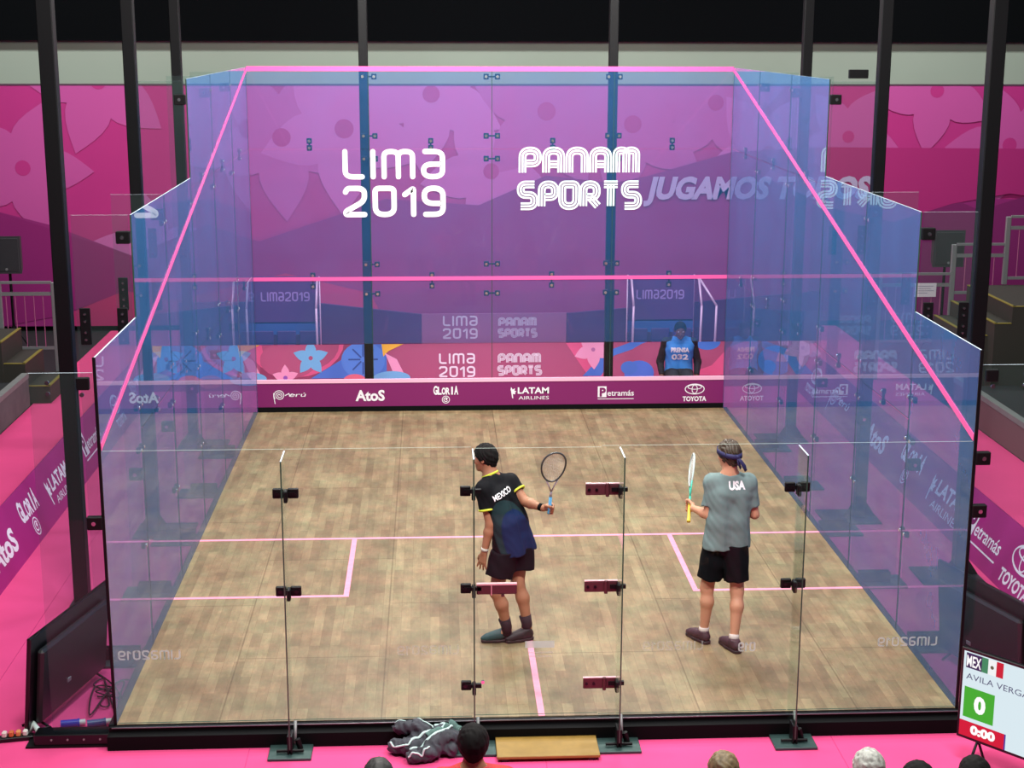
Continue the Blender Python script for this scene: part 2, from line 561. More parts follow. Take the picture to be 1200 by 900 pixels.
# ------------------------------------------------------------------ body volumes -> one smooth skin
class Vol:
    def __init__(self, lo, hi, h):
        self.lo = np.array(lo, float); self.h = h
        n = np.ceil((np.array(hi, float) - self.lo) / h).astype(int) + 1
        self.n = n
        self.F = np.full(n, 0.5, np.float32)

    def reg(self, lo, hi, pad):
        a = np.clip(np.floor((np.minimum(lo, hi) - pad - self.lo) / self.h).astype(int), 0, self.n - 1)
        b = np.clip(np.ceil((np.maximum(lo, hi) + pad - self.lo) / self.h).astype(int) + 1, 1, self.n)
        sl = tuple(slice(a[i], b[i]) for i in range(3))
        g = [self.lo[i] + self.h * np.arange(a[i], b[i]) for i in range(3)]
        return sl, g[0][:, None, None], g[1][None, :, None], g[2][None, None, :]

    def put(self, sl, d, k):
        A = self.F[sl]
        if k > 0:
            hh = np.maximum(k - np.abs(A - d), 0) / k
            self.F[sl] = np.minimum(A, d) - hh * hh * k * 0.25
        else:
            self.F[sl] = np.minimum(A, d)

    def cone(self, a, b, ra, rb=None, k=0.02, flat=False, flata=False):
        rb = ra if rb is None else rb
        a = np.array(a, float); b = np.array(b, float)
        R = max(ra, rb)
        sl, X, Y, Z = self.reg(np.minimum(a, b), np.maximum(a, b), R + k + 2 * self.h)
        ba = b - a; L2 = max((ba * ba).sum(), 1e-9); L = math.sqrt(L2)
        t = ((X - a[0]) * ba[0] + (Y - a[1]) * ba[1] + (Z - a[2]) * ba[2]) / L2
        tc = np.clip(t, 0, 1)
        d = np.sqrt((X - a[0] - tc * ba[0]) ** 2 + (Y - a[1] - tc * ba[1]) ** 2 + (Z - a[2] - tc * ba[2]) ** 2) - (ra + (rb - ra) * tc)
        if flat:
            d = np.maximum(d, (t - 1) * L)
        if flata:
            d = np.maximum(d, -t * L)
        self.put(sl, d, k)

    def chain(self, pts, rs, k=0.015):
        for i in range(len(pts) - 1):
            self.cone(pts[i], pts[i + 1], rs[i], rs[i + 1], k)

    def ell(self, c, r, M=None, k=0.02, sub=False):
        c = np.array(c, float); r = np.array(r, float)
        R = r.max()
        sl, X, Y, Z = self.reg(c, c, R + k + 2 * self.h)
        x, y, z = X - c[0], Y - c[1], Z - c[2]
        if M is not None:
            M = np.array(M)  # rows = local axes
            x, y, z = (M[0][0] * x + M[0][1] * y + M[0][2] * z, M[1][0] * x + M[1][1] * y + M[1][2] * z, M[2][0] * x + M[2][1] * y + M[2][2] * z)
        k0 = np.sqrt((x / r[0]) ** 2 + (y / r[1]) ** 2 + (z / r[2]) ** 2)
        k1 = np.sqrt((x / r[0] ** 2) ** 2 + (y / r[1] ** 2) ** 2 + (z / r[2] ** 2) ** 2)
        d = k0 * (k0 - 1) / np.maximum(k1, 1e-6)
        if sub:
            A = self.F[sl]; e = -d
            hh = np.maximum(k - np.abs(A - e), 0) / max(k, 1e-6)
            self.F[sl] = np.maximum(A, e) + hh * hh * k * 0.25
        else:
            self.put(sl, d, k)

    def cut(self, p, n):
        """remove everything on the side n points to"""
        n = np.array(V(n).normalized()); p = np.array(p, float)
        X, Y, Z = (self.lo[i] + self.h * np.arange(self.n[i]) for i in range(3))
        d = (X[:, None, None] - p[0]) * n[0] + (Y[None, :, None] - p[1]) * n[1] + (Z[None, None, :] - p[2]) * n[2]
        self.F = np.maximum(self.F, d.astype(np.float32))

    def ripple(self, amp, f, ph=0.0):
        X, Y, Z = (self.lo[i] + self.h * np.arange(self.n[i]) for i in range(3))
        X, Y, Z = X[:, None, None], Y[None, :, None], Z[None, None, :]
        w = np.sin(f * (X * .9 + Z * .55) + 2.1 * np.sin(f * .43 * Y + ph) + ph) * np.sin(f * (.5 * Z - .7 * Y) + 1.7 * np.sin(f * .37 * X + 2 * ph))
        self.F = (self.F + amp * w).astype(np.float32)

    def mesh(self):
        F = self.F; h = self.h
        S = F < 0
        s8 = [S[i:F.shape[0] - 1 + i, j:F.shape[1] - 1 + j, k:F.shape[2] - 1 + k] for i in (0, 1) for j in (0, 1) for k in (0, 1)]
        al = np.logical_and.reduce(s8); an = np.logical_or.reduce(s8)
        idx = np.argwhere(an & ~al)
        n = len(idx)
        acc = np.zeros((n, 3)); cnt = np.zeros(n)
        co = [(i, j, k) for i in (0, 1) for j in (0, 1) for k in (0, 1)]
        val = {c: F[idx[:, 0] + c[0], idx[:, 1] + c[1], idx[:, 2] + c[2]] for c in co}
        for c in co:
            for ax in range(3):
                if c[ax] == 0:
                    e = list(c); e[ax] = 1; e = tuple(e)
                    f0, f1 = val[c], val[e]
                    m = (f0 < 0) != (f1 < 0)
                    t = np.where(m, f0 / np.where(m, f0 - f1, 1), 0)
                    p = np.tile(np.array(c, float), (n, 1)); p[:, ax] += t
                    acc[m] += p[m]; cnt[m] += 1
        vs = (idx + acc / cnt[:, None]) * h + self.lo
        vid = np.full(np.array(F.shape) - 1, -1, np.int64)
        vid[idx[:, 0], idx[:, 1], idx[:, 2]] = np.arange(n)
        faces = []
        for ax in range(3):
            b, c = (ax + 1) % 3, (ax + 2) % 3
            sl0 = [slice(None)] * 3; sl1 = [slice(None)] * 3
            sl0[ax] = slice(0, -1); sl1[ax] = slice(1, None)
            A, B = S[tuple(sl0)], S[tuple(sl1)]
            e = np.argwhere(A != B)
            ok = (e[:, b] > 0) & (e[:, c] > 0) & (e[:, b] < F.shape[b] - 1) & (e[:, c] < F.shape[c] - 1)
            e = e[ok]
            def g(db, dc):
                q = e.copy(); q[:, b] -= db; q[:, c] -= dc
                return vid[q[:, 0], q[:, 1], q[:, 2]]
            Q = np.stack([g(1, 1), g(0, 1), g(0, 0), g(1, 0)], 1)
            ins = A[e[:, 0], e[:, 1], e[:, 2]]
            Q[~ins] = Q[~ins][:, ::-1]
            faces.append(Q)
        return vs, np.concatenate(faces)


def smooth_obj(name, vol, mats, parent=None, loc=None, pick=None, it=2, **kw):
    vs, fs = vol.mesh()
    # light laplacian smoothing
    for _ in range(it):
        acc = np.zeros_like(vs); c = np.zeros(len(vs))
        for a, b in ((0, 1), (1, 2), (2, 3), (3, 0)):
            np.add.at(acc, fs[:, a], vs[fs[:, b]]); np.add.at(c, fs[:, a], 1)
            np.add.at(acc, fs[:, b], vs[fs[:, a]]); np.add.at(c, fs[:, b], 1)
        vs = vs * .45 + .55 * acc / np.maximum(c, 1)[:, None]
    base = (V(loc) if loc is not None else V((0, 0, 0))) + (origin_of(parent) if parent else V((0, 0, 0)))
    me = bpy.data.meshes.new(name)
    loc_vs = (vs - np.array(base)).astype(np.float32)
    me.vertices.add(len(vs)); me.vertices.foreach_set('co', loc_vs.ravel())
    me.loops.add(fs.size); me.loops.foreach_set('vertex_index', fs.ravel().astype(np.int32))
    me.polygons.add(len(fs))
    me.polygons.foreach_set('loop_start', np.arange(0, fs.size, 4, dtype=np.int32))
    me.update(calc_edges=True)
    me.polygons.foreach_set('use_smooth', np.ones(len(fs), bool))
    for m in mats:
        me.materials.append(m)
    if pick is not None:
        cen = vs[fs].mean(1)
        me.polygons.foreach_set('material_index', pick(cen).astype(np.int32))
    me.update()
    o = bpy.data.objects.new(name, me)
    if loc is not None:
        o.location = loc
    COL.objects.link(o)
    if parent:
        o.parent = parent
    tag(o, **kw)
    return o, vs, fs


def drape_text(name, parent, vs, fs, s, c, u, v, h, m, width=None, bold=0.03, lift=0.004):
    """letters pressed onto a cloth surface, seen along -n"""
    u = V(u).normalized(); v = V(v).normalized(); n = u.cross(v)
    bv = BVHTree.FromPolygons([tuple(x) for x in vs], [tuple(int(i) for i in f) for f in fs])
    gv, gf = glyphs(s, bold)
    gv = list(gv); tr = []
    for f_ in gf:
        for i in range(1, len(f_) - 1): tr.append((f_[0], f_[i], f_[i + 1]))
    for _ in range(4):
        nt_ = []; cache = {}
        def md(a, b):
            key = (min(a, b), max(a, b))
            if key not in cache:
                gv.append(((gv[a][0] + gv[b][0]) / 2, (gv[a][1] + gv[b][1]) / 2)); cache[key] = len(gv) - 1
            return cache[key]
        for t in tr:
            e = [math.dist(gv[t[i]], gv[t[(i + 1) % 3]]) for i in range(3)]; k = e.index(max(e))
            if e[k] < .12: nt_.append(t); continue
            a, b, c_ = t[k], t[(k + 1) % 3], t[(k + 2) % 3]; m_ = md(a, b)
            nt_ += [(a, m_, c_), (m_, b, c_)]
        tr = nt_
    gf = tr
    xs = [p[0] for p in gv]; x0, x1 = min(xs), max(xs)
    sy = h / .7; sx = sy if width is None else width / (x1 - x0)
    c = V(c); P = []
    for p in gv:
        q = c + u * ((p[0] - (x0 + x1) / 2) * sx) + v * (p[1] * sy)
        hit = bv.ray_cast(q + n * .3, -n, 1.5)
        P.append((hit[0] + n * lift) if hit[0] is not None else q)
    mb = MB(); mb.add(P, gf, m)
    return mb.build(name, parent)


def head_vol(vol, c, f, up, neck, s=1.0):
    """c = centre of the skull, f = facing, up"""
    f = V(f).normalized(); up = V(up); up = (up - f * up.dot(f)).normalized(); r = f.cross(up)
    M = [tuple(r), tuple(f), tuple(up)]
    def P(x, y, z): return tuple(V(c) + (r * x + f * y + up * z) * s)
    E_ = lambda p, rr, k=.02, sub=False: vol.ell(P(*p), [q * s for q in rr], M, k, sub)
    E_((0, -.012, .025), (.076, .096, .092), .01)
    E_((0, .022, -.03), (.058, .070, .075), .03)
    E_((0, .045, -.075), (.036, .040, .032), .03)
    E_((0, .074, -.092), (.018, .016, .015), .02)
    for sd in (-1, 1):
        E_((sd * .038, .058, -.022), (.022, .022, .02), .02)
        E_((sd * .031, .088, .012), (.015, .011, .010), .012, True)
        E_((sd * .079, -.008, -.004), (.008, .018, .031), .008)
        E_((sd * .084, -.006, -.002), (.004, .010, .018), .006, True)
    vol.cone(P(-.03, .078, .03), P(.03, .078, .03), .010 * s, .010 * s, .012)
    vol.cone(P(0, .083, .012), P(0, .102, -.026), .008 * s, .012 * s, .012)
    vol.cone(P(-.013, .094, -.030), P(.013, .094, -.030), .008 * s, .008 * s, .01)
    vol.cone(P(-.018, .083, -.058), P(.018, .083, -.058), .007 * s, .007 * s, .006)
    vol.cone(P(-.015, .081, -.069), P(.015, .081, -.069), .008 * s, .008 * s, .006)
    vol.cone(P(0, -.03, -.04), neck, .052 * s, .060 * s, .03)
    return P, M, r


def eyes(parent, P, r, f, up):
    for sd in (-1, 1):
        mb = MB(); c = V(P(sd * .031, .078, .012))
        mb.sphere(c, .0115, MATS['eye_white'], 10, 8)
        mb.sphere(c + V(f).normalized() * .006, .0065, MATS['iris'], 8, 6)
        mb.build('eye', parent)


def hair_vol(c, f, up, h=.005, thick=.013, cutn=(0, .8, -.6), cutp=(0, .045, .03), low=-.06, amp=.004, s=1.0, extra=None):
    f = V(f).normalized(); up = V(up); up = (up - f * up.dot(f)).normalized(); r = f.cross(up)
    M = [tuple(r), tuple(f), tuple(up)]
    c = V(c)
    vol = Vol(c - V((.15, .15, .15)), c + V((.15, .15, .15)), h)
    def P(x, y, z): return tuple(c + (r * x + f * y + up * z) * s)
    vol.ell(P(0, -.012, .028), [(.076 + thick) * s, (.096 + thick) * s, (.092 + thick) * s], M, .01)
    vol.cone(P(0, -.055, -.01), P(0, -.05, -.055), .056 * s, .045 * s, .03)
    if extra: extra(vol, P)
    vol.ripple(amp, 150, 1.3)
    W = lambda a: tuple(r * a[0] + f * a[1] + up * a[2])
    vol.cut(P(*cutp), W(cutn))
    vol.cut(P(0, 0, low), W((0, .35, -1)))
    return vol


def grip_hand(vol, wrist, G, axis, pn, k=.007, thumb_up=1):
    """fist round a rod: G point on the rod, axis along it (towards the index finger), pn = from palm to rod"""
    a = V(axis).normalized(); n = V(pn); n = (n - a * n.dot(a)).normalized()
    d = a.cross(n)
    if (V(G) - V(wrist)).dot(d) < 0: d = -d
    G = V(G); W = V(wrist)
    for i, s_ in enumerate((-.033, -.011, .011, .033)):
        kn = G - n * .024 + d * .020 + a * s_
        L = (.85, .96, 1.0, .93)[i]
        vol.cone(W + a * s_ * .4, kn, .017, .0125, .012)
        p1 = G + d * .036 * L + n * -.004 + a * (s_ + .001)
        p2 = G + d * .022 * L + n * .028 + a * s_
        p3 = G - d * .008 * L + n * .030 + a * s_
        vol.chain([kn, p1, p2, p3], [.0115, .0095, .0088, .0075], k)
    t0 = W + (G - n * .02 - W) * .45 + a * .022 * thumb_up
    t1 = G - d * .030 + a * .038 * thumb_up - n * .002
    t2 = G - d * .018 + a * .050 * thumb_up + n * .020
    t3 = G + d * .004 + a * .052 * thumb_up + n * .031
    vol.chain([t0, t1, t2, t3], [.016, .0125, .011, .009], .01)


def open_hand(vol, wrist, d, pn, side, curl=.5, k=.006, spread=.12):
    """relaxed hand; d = fingers' direction, pn = palm side, side = towards the thumb"""
    d = V(d).normalized(); n = V(pn); n = (n - d * n.dot(d)).normalized(); s = V(side); s = (s - d * s.dot(d) - n * s.dot(n)).normalized()
    W = V(wrist)
    for i, off in enumerate((-.030, -.010, .010, .029)):
        L = (.062, .074, .080, .070)[i]
        kn = W + d * .088 + s * off
        vol.cone(W + d * .01 + s * off * .45, kn, .016, .0115, .012)
        dd = (d + s * spread * (off / .03)).normalized()
        p = kn; ang = curl * .4; pts = [p]
        for q, fr in enumerate((.45, .31, .24)):
            dir_ = dd * math.cos(ang) + n * math.sin(ang)
            p = p + dir_ * L * fr; pts.append(p); ang += curl * .55
        vol.chain(pts, [.0105, .0092, .0082, .007], k)
    t0 = W + d * .022 + s * .018
    t1 = W + d * .055 + s * .046 + n * .012
    t2 = W + d * .080 + s * .058 + n * .020
    t3 = W + d * .103 + s * .060 + n * .028
    vol.chain([t0, t1, t2, t3], [.017, .0135, .011, .009], .01)


def lerp(a, b, t): return V(a) * (1 - t) + V(b) * t


def body_vol(J, h=.006, hands=(), pad=.16):
    """J: pelvis, waist, chest, neck, lat (unit sideways), hipL.. etc.  returns Vol"""
    pts = [V(v) for k, v in J.items() if k not in ('lat', 'face', 'up', 'fwd')]
    lo = [min(p[i] for p in pts) - pad for i in range(3)]; hi = [max(p[i] for p in pts) + pad for i in range(3)]
    vol = Vol(lo, hi, h)
    lat = V(J['lat']).normalized(); g = J.get('girth', 1.0) if isinstance(J.get('girth', 1.0), float) else 1.0
    pel, wai, che, nk = V(J['pelvis']), V(J['waist']), V(J['chest']), V(J['neck'])
    for s in (-1, 1):
        vol.cone(pel + lat * .065 * s, wai + lat * .052 * s, .100, .090, .04)
        vol.cone(wai + lat * .052 * s, che + lat * .075 * s, .090, .102, .04)
    vol.cone(che, nk, .085, .058, .05)
    for sd in ('L', 'R'):
        sh, el, wr = V(J['sh' + sd]), V(J['el' + sd]), V(J['wr' + sd])
        vol.cone(nk - (nk - che) * .15, sh, .055, .052, .04)
        vol.cone(che, sh, .075, .055, .04)
        vol.cone(sh, el, .054, .040, .03)
        m = lerp(el, wr, .28)
        vol.cone(el, m, .039, .042, .02); vol.cone(m, wr, .042, .027, .02)
        hp, kn, an = V(J['hip' + sd]), V(J['kn' + sd]), V(J['an' + sd])
        vol.cone(hp, kn, .088, .056, .04)
        fw = V(J['fwd' + sd]) if ('fwd' + sd) in J else V(J['fwd'])
        calf = lerp(kn, an, .32) - fw * .018
        vol.cone(kn, calf, .052, .054, .03); vol.cone(calf, an, .054, .035, .03)
        if 'toe' + sd in J:
            vol.cone(an, V(J['toe' + sd]), .036, .026, .03)
    return vol


def shoe(parent, heel, toe, m_up, m_sole, m_acc=None, z=0.0, h=.005, lift_heel=0.0):
    """low court shoe; heel and toe are ground points"""
    heel = V(heel); toe = V(toe)
    d = (toe - heel); L = d.length; d.normalize()
    up = V((0, 0, 1)) - d * d.z; up.normalize(); r = d.cross(up)
    lo = [min(heel[i], toe[i]) - .11 for i in range(3)]; hi = [max(heel[i], toe[i]) + .15 for i in range(3)]
    vol = Vol(lo, hi, h)
    A = lambda x, y, zz: tuple(heel + d * x * L + r * y + up * zz)
    vol.cone(A(.13, 0, .055), A(.45, 0, .055), .036, .038, .02)
    vol.cone(A(.45, .0, .052), A(.80, .004, .036), .040, .034, .02)
    vol.cone(A(.80, .006, .036), A(.93, .004, .032), .036, .024, .02)
    vol.cone(A(.15, 0, .06), A(.20, 0, .085), .040, .042, .02)
    vol.cone(A(.26, 0, .078), A(.62, 0, .056), .038, .034, .03)
    vol.cut(A(.2, 0, .108), tuple(up + d * -.05))
    vol.cut(A(0, 0, .022), tuple(-up))
    u, vs, fs = smooth_obj('shoe', vol, [m_up], parent, it=1)
    vol = Vol(lo, hi, h)
    vol.cone(A(.12, 0, .012), A(.5, 0, .012), .042, .040, .01)
    vol.cone(A(.5, 0, .012), A(.88, .004, .012), .044, .034, .02)
    vol.cut(A(0, 0, .028), tuple(up)); vol.cut(A(0, 0, .002), tuple(-up))
    s, _, _ = smooth_obj('sole', vol, [m_sole], None, it=1)
    s.parent = u
    # sole was built in world coordinates; shoe sits at the parent's origin
    s.location = -origin_of(u)
    if m_acc:
        mb = MB()
        for q in (.38, .47, .56, .65):
            zz = .098 - (q - .38) * .11
            mb.tube([A(q, -.022, zz - .012), A(q + .01, 0, zz), A(q + .02, .022, zz - .012)], .0035, m_acc, 6)
        mb.build('laces', u)
    return u


def racket(name, G, axis, face, m_frame, m_grip, m_throat, label, grip=.19, handoff=.06, **kw):
    """G = where the hand holds it, axis = towards the head, face = normal of the strings"""
    a = V(axis).normalized(); n = V(face); n = (n - a * n.dot(a)).normalized(); s = a.cross(n)
    G = V(G); butt = G - a * handoff
    root = empty(name, butt, label=label, cat='racket', **kw)
    A = lambda x, y: butt + a * x + s * y
    mb = MB(); mb.tube([A(0, 0), A(.01, 0), A(.012, 0), A(grip, 0)], .015, m_grip, 10, rs=[.017, .017, .0145, .0135]); mb.build('grip', root)
    mb = MB(); mb.tube([A(grip - .005, 0), A(grip + .06, 0)], .010, m_throat, 8, rs=[.0125, .009])
    mb.tube([A(grip + .05, 0), A(grip + .12, .022), A(grip + .19, .05)], .007, m_throat, 8)
    mb.tube([A(grip + .05, 0), A(grip + .12, -.022), A(grip + .19, -.05)], .007, m_throat, 8)
    mb.build('throat', root)
    cx = grip + .33; pts = []
    for i in range(40):
        t = 2 * PI * i / 40
        x = math.cos(t); w = .103 * (1 + .13 * x)
        pts.append(A(cx + .158 * x, w * math.sin(t)))
    mb = MB(); mb.tube(pts, .0078, m_frame, 8, closed=True); mb.build('head_frame', root)
    mb = MB()
    for i in range(-7, 8):
        y = i * .0125; q = 1 - (y / .105) ** 2
        if q > 0.05:
            e = .155 * math.sqrt(q); mb.tube([A(cx - e, y), A(cx + e, y)], .0007, MATS['string'], 4)
    for i in range(-11, 12):
        x = i * .0128; q = 1 - (x / .158) ** 2
        if q > 0.05:
            e = .103 * math.sqrt(q); mb.tube([A(cx + x, -e), A(cx + x, e)], .0007, MATS['string'], 4)
    mb.build('strings', root)
    return root
# ------------------------------------------------------------------ palette
ZG = -0.15            # carpet level; the wooden court floor is z = 0
BLK = mat('black_metal', (10, 11, 13), .5, .0, .25)
BLK_SH = mat('black_gloss', (9, 10, 12), .28, 0, .4)
BLK_M = mat('black_matte', (6, 6, 8), .8, 0, .15)
RUB = mat('black_rubber', (22, 22, 24), .7)
STEEL = mat('bolt_steel', (225, 230, 235), .25, 1.0)
PINK = mat('line_pink', (247, 92, 165), .5)
PINKW = mat('line_pink_pale', (252, 190, 215), .5)
INKW = mat('ink_white', (248, 246, 250), .5)
INKL = mat('ink_lilac', (200, 170, 205), .6)
PURP = mat('ink_purple', (128, 26, 98), .5)
GREY = mat('steel_grey', (140, 142, 142), .5, .3)
mat('eye_white', (225, 222, 215), .3)
mat('iris', (40, 25, 18), .2)
mat('string', (220, 220, 215), .5)
LOGO = mat('worn_decal', (215, 212, 205), .6)

GLASS_F = glassmat('front_film_glass', (.84, .78, .91), (84, 165, 245), .19, f0=.02, fmax=.5, blotch=.12)
GLASS_L = glassmat('front_clear_glass', (.95, .95, .97), None, 0, f0=.02, fmax=.5)
GLASS_S = glassmat('side_film_glass', (.50, .56, .72), (92, 162, 240), .35, f0=.03, fmax=.60, blotch=.14)
GLASS_O = glassmat('outer_face_glass', (.99, .995, 1.0), None, 0, f0=0, fmax=0)
GLASS_C = glassmat('clear_glass', (.955, .975, .965), None, 0, f0=.010, fmax=.6)
GLASS_FIN = glassmat('fin_glass', (.90, .94, .93), (170, 200, 195), .02, f0=.01, fmax=.25)
GLASS_BF = glassmat('back_fin_glass', (.88, .93, .90), (150, 180, 170), .02, f0=.02, fmax=.4)
GLASS_TOP = glassmat('back_glass_top', (.9, .95, .92), (200, 220, 210), .45, f0=0, fmax=0)
EDGE_D = mat('glass_edge_green', (52, 78, 66), .2)
EDGE_W = mat('glass_edge_bright', (205, 222, 232), .25)

# wood
def wood_mat():
    m = bpy.data.materials.new('court_wood'); m.use_nodes = True
    nt = m.node_tree; N, L = nt.nodes.new, nt.links.new
    b = nt.nodes['Principled BSDF']
    tc = N('ShaderNodeTexCoord')
    mp = N('ShaderNodeMapping'); mp.inputs['Rotation'].default_value = (0, 0, PI / 2)
    L(tc.outputs['Object'], mp.inputs['Vector'])
    def brick(scale, w, h, mort, c1, c2, off=.5):
        t = N('ShaderNodeTexBrick'); t.offset = off
        t.inputs['Scale'].default_value = scale; t.inputs['Brick Width'].default_value = w; t.inputs['Row Height'].default_value = h
        t.inputs['Mortar Size'].default_value = mort; t.inputs['Color1'].default_value = c1; t.inputs['Color2'].default_value = c2
        L(mp.outputs[0], t.inputs['Vector'])
        return t
    b1 = brick(1.0, .62, .085, .0012, srgb(151, 137, 109), srgb(130, 115, 90)); b1.inputs['Mortar'].default_value = srgb(118, 98, 74)
    b2 = brick(1.0, .155, .017, .0, (1.05, 1.05, 1.05, 1), (.93, .93, .92, 1), .37); b2.inputs['Mortar'].default_value = (1, 1, 1, 1)
    b3 = brick(1.0, 2.44, 1.22, .006, (1, 1, 1, 1), (.95, .95, .95, 1)); b3.inputs['Mortar'].default_value = (.62, .58, .54, 1)
    def mul(a, c, f=1.0):
        x = N('ShaderNodeMix'); x.data_type = 'RGBA'; x.blend_type = 'MULTIPLY'; x.inputs[0].default_value = f
        L(a, x.inputs[6]); L(c, x.inputs[7]); return x.outputs[2]
    col = mul(b1.outputs['Color'], b2.outputs['Color'], .7); col = mul(col, b3.outputs['Color'])
    def blot(scale, lo, hi, a, bcol, f, stretch=(1, 1, 1), detail=5, ):
        mm = N('ShaderNodeMapping'); mm.inputs['Scale'].default_value = stretch
        L(tc.outputs['Object'], mm.inputs['Vector'])
        n = N('ShaderNodeTexNoise'); n.inputs['Scale'].default_value = scale; n.inputs['Detail'].default_value = detail; n.inputs['Roughness'].default_value = .65
        L(mm.outputs[0], n.inputs['Vector'])
        r = N('ShaderNodeValToRGB'); r.color_ramp.elements[0].position = lo; r.color_ramp.elements[1].position = hi
        r.color_ramp.elements[0].color = a; r.color_ramp.elements[1].color = bcol
        L(n.outputs['Fac'], r.inputs['Fac'])
        return mul(col, r.outputs['Color'], f)
    col = blot(1.1, .36, .66, (.74, .66, .60, 1), (1.16, 1.18, 1.12, 1), .95)
    col = blot(3.6, .36, .66, (.86, .94, .86, 1), (1.16, 1.0, .96, 1), .95)
    col = blot(9, .4, .75, (1, 1, 1, 1), (.66, .60, .56, 1), .8, (1, .3, 1), 8)
    col = blot(26, .52, .78, (1, 1, 1, 1), (1.4, 1.36, 1.25, 1), .7, (1, .35, 1))
    col = blot(14, .2, .42, (.74, .70, .68, 1), (1, 1, 1, 1), .7, (1, .6, 1))
    L(col, b.inputs['Base Color'])
    b.inputs['Roughness'].default_value = .42
    b.inputs['Specular IOR Level'].default_value = .45
    n = N('ShaderNodeTexNoise'); n.inputs['Scale'].default_value = 3; n.inputs['Detail'].default_value = 6
    L(tc.outputs['Object'], n.inputs['Vector'])
    mr = N('ShaderNodeMapRange'); mr.inputs['To Min'].default_value = .30; mr.inputs['To Max'].default_value = .62
    L(n.outputs['Fac'], mr.inputs['Value']); L(mr.outputs[0], b.inputs['Roughness'])
    return m

def carpet_mat():
    m = mat('pink_carpet', (235, 80, 137), .9, spec=.15, noise=.05, nscale=1.3, bump=.15, bscale=260)
    return m

WOOD = wood_mat(); CARPET = carpet_mat()

# ------------------------------------------------------------------ ground, court floor
mb = MB(); mb.box((0, 5.5, ZG - .05), (13.1, 22.0, .1), CARPET)
for x in (-4.4, -2.2, 0, 2.2, 4.4): mb.box((x, 5.5, ZG + .0005), (.006, 22, .002), mat('carpet_seam', (205, 50, 115), .9))
mb.build('floor_carpet', kind='structure', label='bright pink carpet round the glass court')
mb = MB(); mb.box((0, 5, ZG - .25), (44, 38, .3), mat('hall_floor', (30, 30, 32), .8)); mb.build('floor_hall', kind='structure')

fl = empty('floor', (0, 4.87, 0), kind='structure')
mb = MB(); mb.box((0, 4.875, -.02), (6.4, 9.75, .04), WOOD); mb.build('court_boards', fl)
mb = MB(); mb.box((0, 4.85, (ZG - .04) / 2), (6.50, 9.9, -ZG - .045), BLK_M); mb.build('plinth', fl)
LNM = mat('line_floor', (240, 150, 176), .45, noise=.08, nscale=14)
mb = MB()
for (x0, y0, x1, y1) in ((-3.2, 4.26, 3.2, 4.31), (-.025, 0, .025, 4.26), (-1.65, 2.61, -1.6, 4.26), (1.6, 2.61, 1.65, 4.26), (-3.2, 2.61, -1.65, 2.66), (1.65, 2.61, 3.2, 2.66)):
    o_ = MB(); o_.box(((x0 + x1) / 2, (y0 + y1) / 2, .0008), (x1 - x0, y1 - y0, .0016), LNM)
    o_.build('line_marking', fl)

# ------------------------------------------------------------------ glass court
def pane(name, parent, x0, x1, y0, y1, z0, z1, axis, inner, film, edge_top=EDGE_W, edge_side=EDGE_D, t=.012):
    """axis 'x': plane of constant x (side walls) ; 'y': constant y. inner=+1 if the playing side is on the + side"""
    mb = MB()
    if axis == 'x':
        c = x0; a, b = c - t / 2, c + t / 2
        vs = [(a, y0, z0), (b, y0, z0), (b, y1, z0), (a, y1, z0), (a, y0, z1), (b, y0, z1), (b, y1, z1), (a, y1, z1)]
        neg, pos = (3, 0, 4, 7), (1, 2, 6, 5); s1, s2 = (0, 1, 5, 4), (2, 3, 7, 6)
    else:
        c = y0; a, b = c - t / 2, c + t / 2
        vs = [(x0, a, z0), (x1, a, z0), (x1, b, z0), (x0, b, z0), (x0, a, z1), (x1, a, z1), (x1, b, z1), (x0, b, z1)]
        neg, pos = (0, 1, 5, 4), (2, 3, 7, 6); s1, s2 = (3, 0, 4, 7), (1, 2, 6, 5)
    fi, fo = film, GLASS_O
    mb.add(vs, [pos], fi if inner > 0 else fo); mb.add(vs, [neg], fo if inner > 0 else fi)
    mb.add(vs, [s1, s2], edge_side); mb.add(vs, [(4, 5, 6, 7)], edge_top); mb.add(vs, [(0, 3, 2, 1)], edge_side)
    return mb.build(name, parent)

def clamp(parent, c, axis, two=True, s=.055, gap=.075, horiz=True, name='clamp'):
    """pair of dark patch plates joined by a bar with bright bolt heads on the playing side"""
    mb = MB(); c = V(c)
    for k in ((-1, 1) if two else (0,)):
        off = V((0, 0, 0))
        if axis == 'y': off = V((k * gap, 0, 0)) if horiz else V((0, 0, k * gap))
        else: off = V((0, k * gap, 0)) if horiz else V((0, 0, k * gap))
        sz = (s * 1.25, .034, s * 1.35) if axis == 'y' else (.034, s * 1.25, s * 1.35)
        nrm = V((0, -1, 0)) if axis == 'y' else V((-1 if c.x > 0 else 1, 0, 0))
        mb.box(c + off - nrm * .022, sz, BLK, bev=.006)
        mb.cyl(c + off - nrm * .01, c + off + nrm * .0085, .020 if axis == 'y' else .015, STEEL, n=10)
    if two:
        sz = (gap * 1.4, .022, .02) if (axis == 'y' and horiz) else ((.02, .022, gap * 1.4) if axis == 'y' else ((.022, gap * 1.4, .02) if horiz else (.022, .02, gap * 1.4)))
        mb.box(c - nrm * .02, sz, BLK)
    return mb.build(name, parent)

TOPZ = 4.62
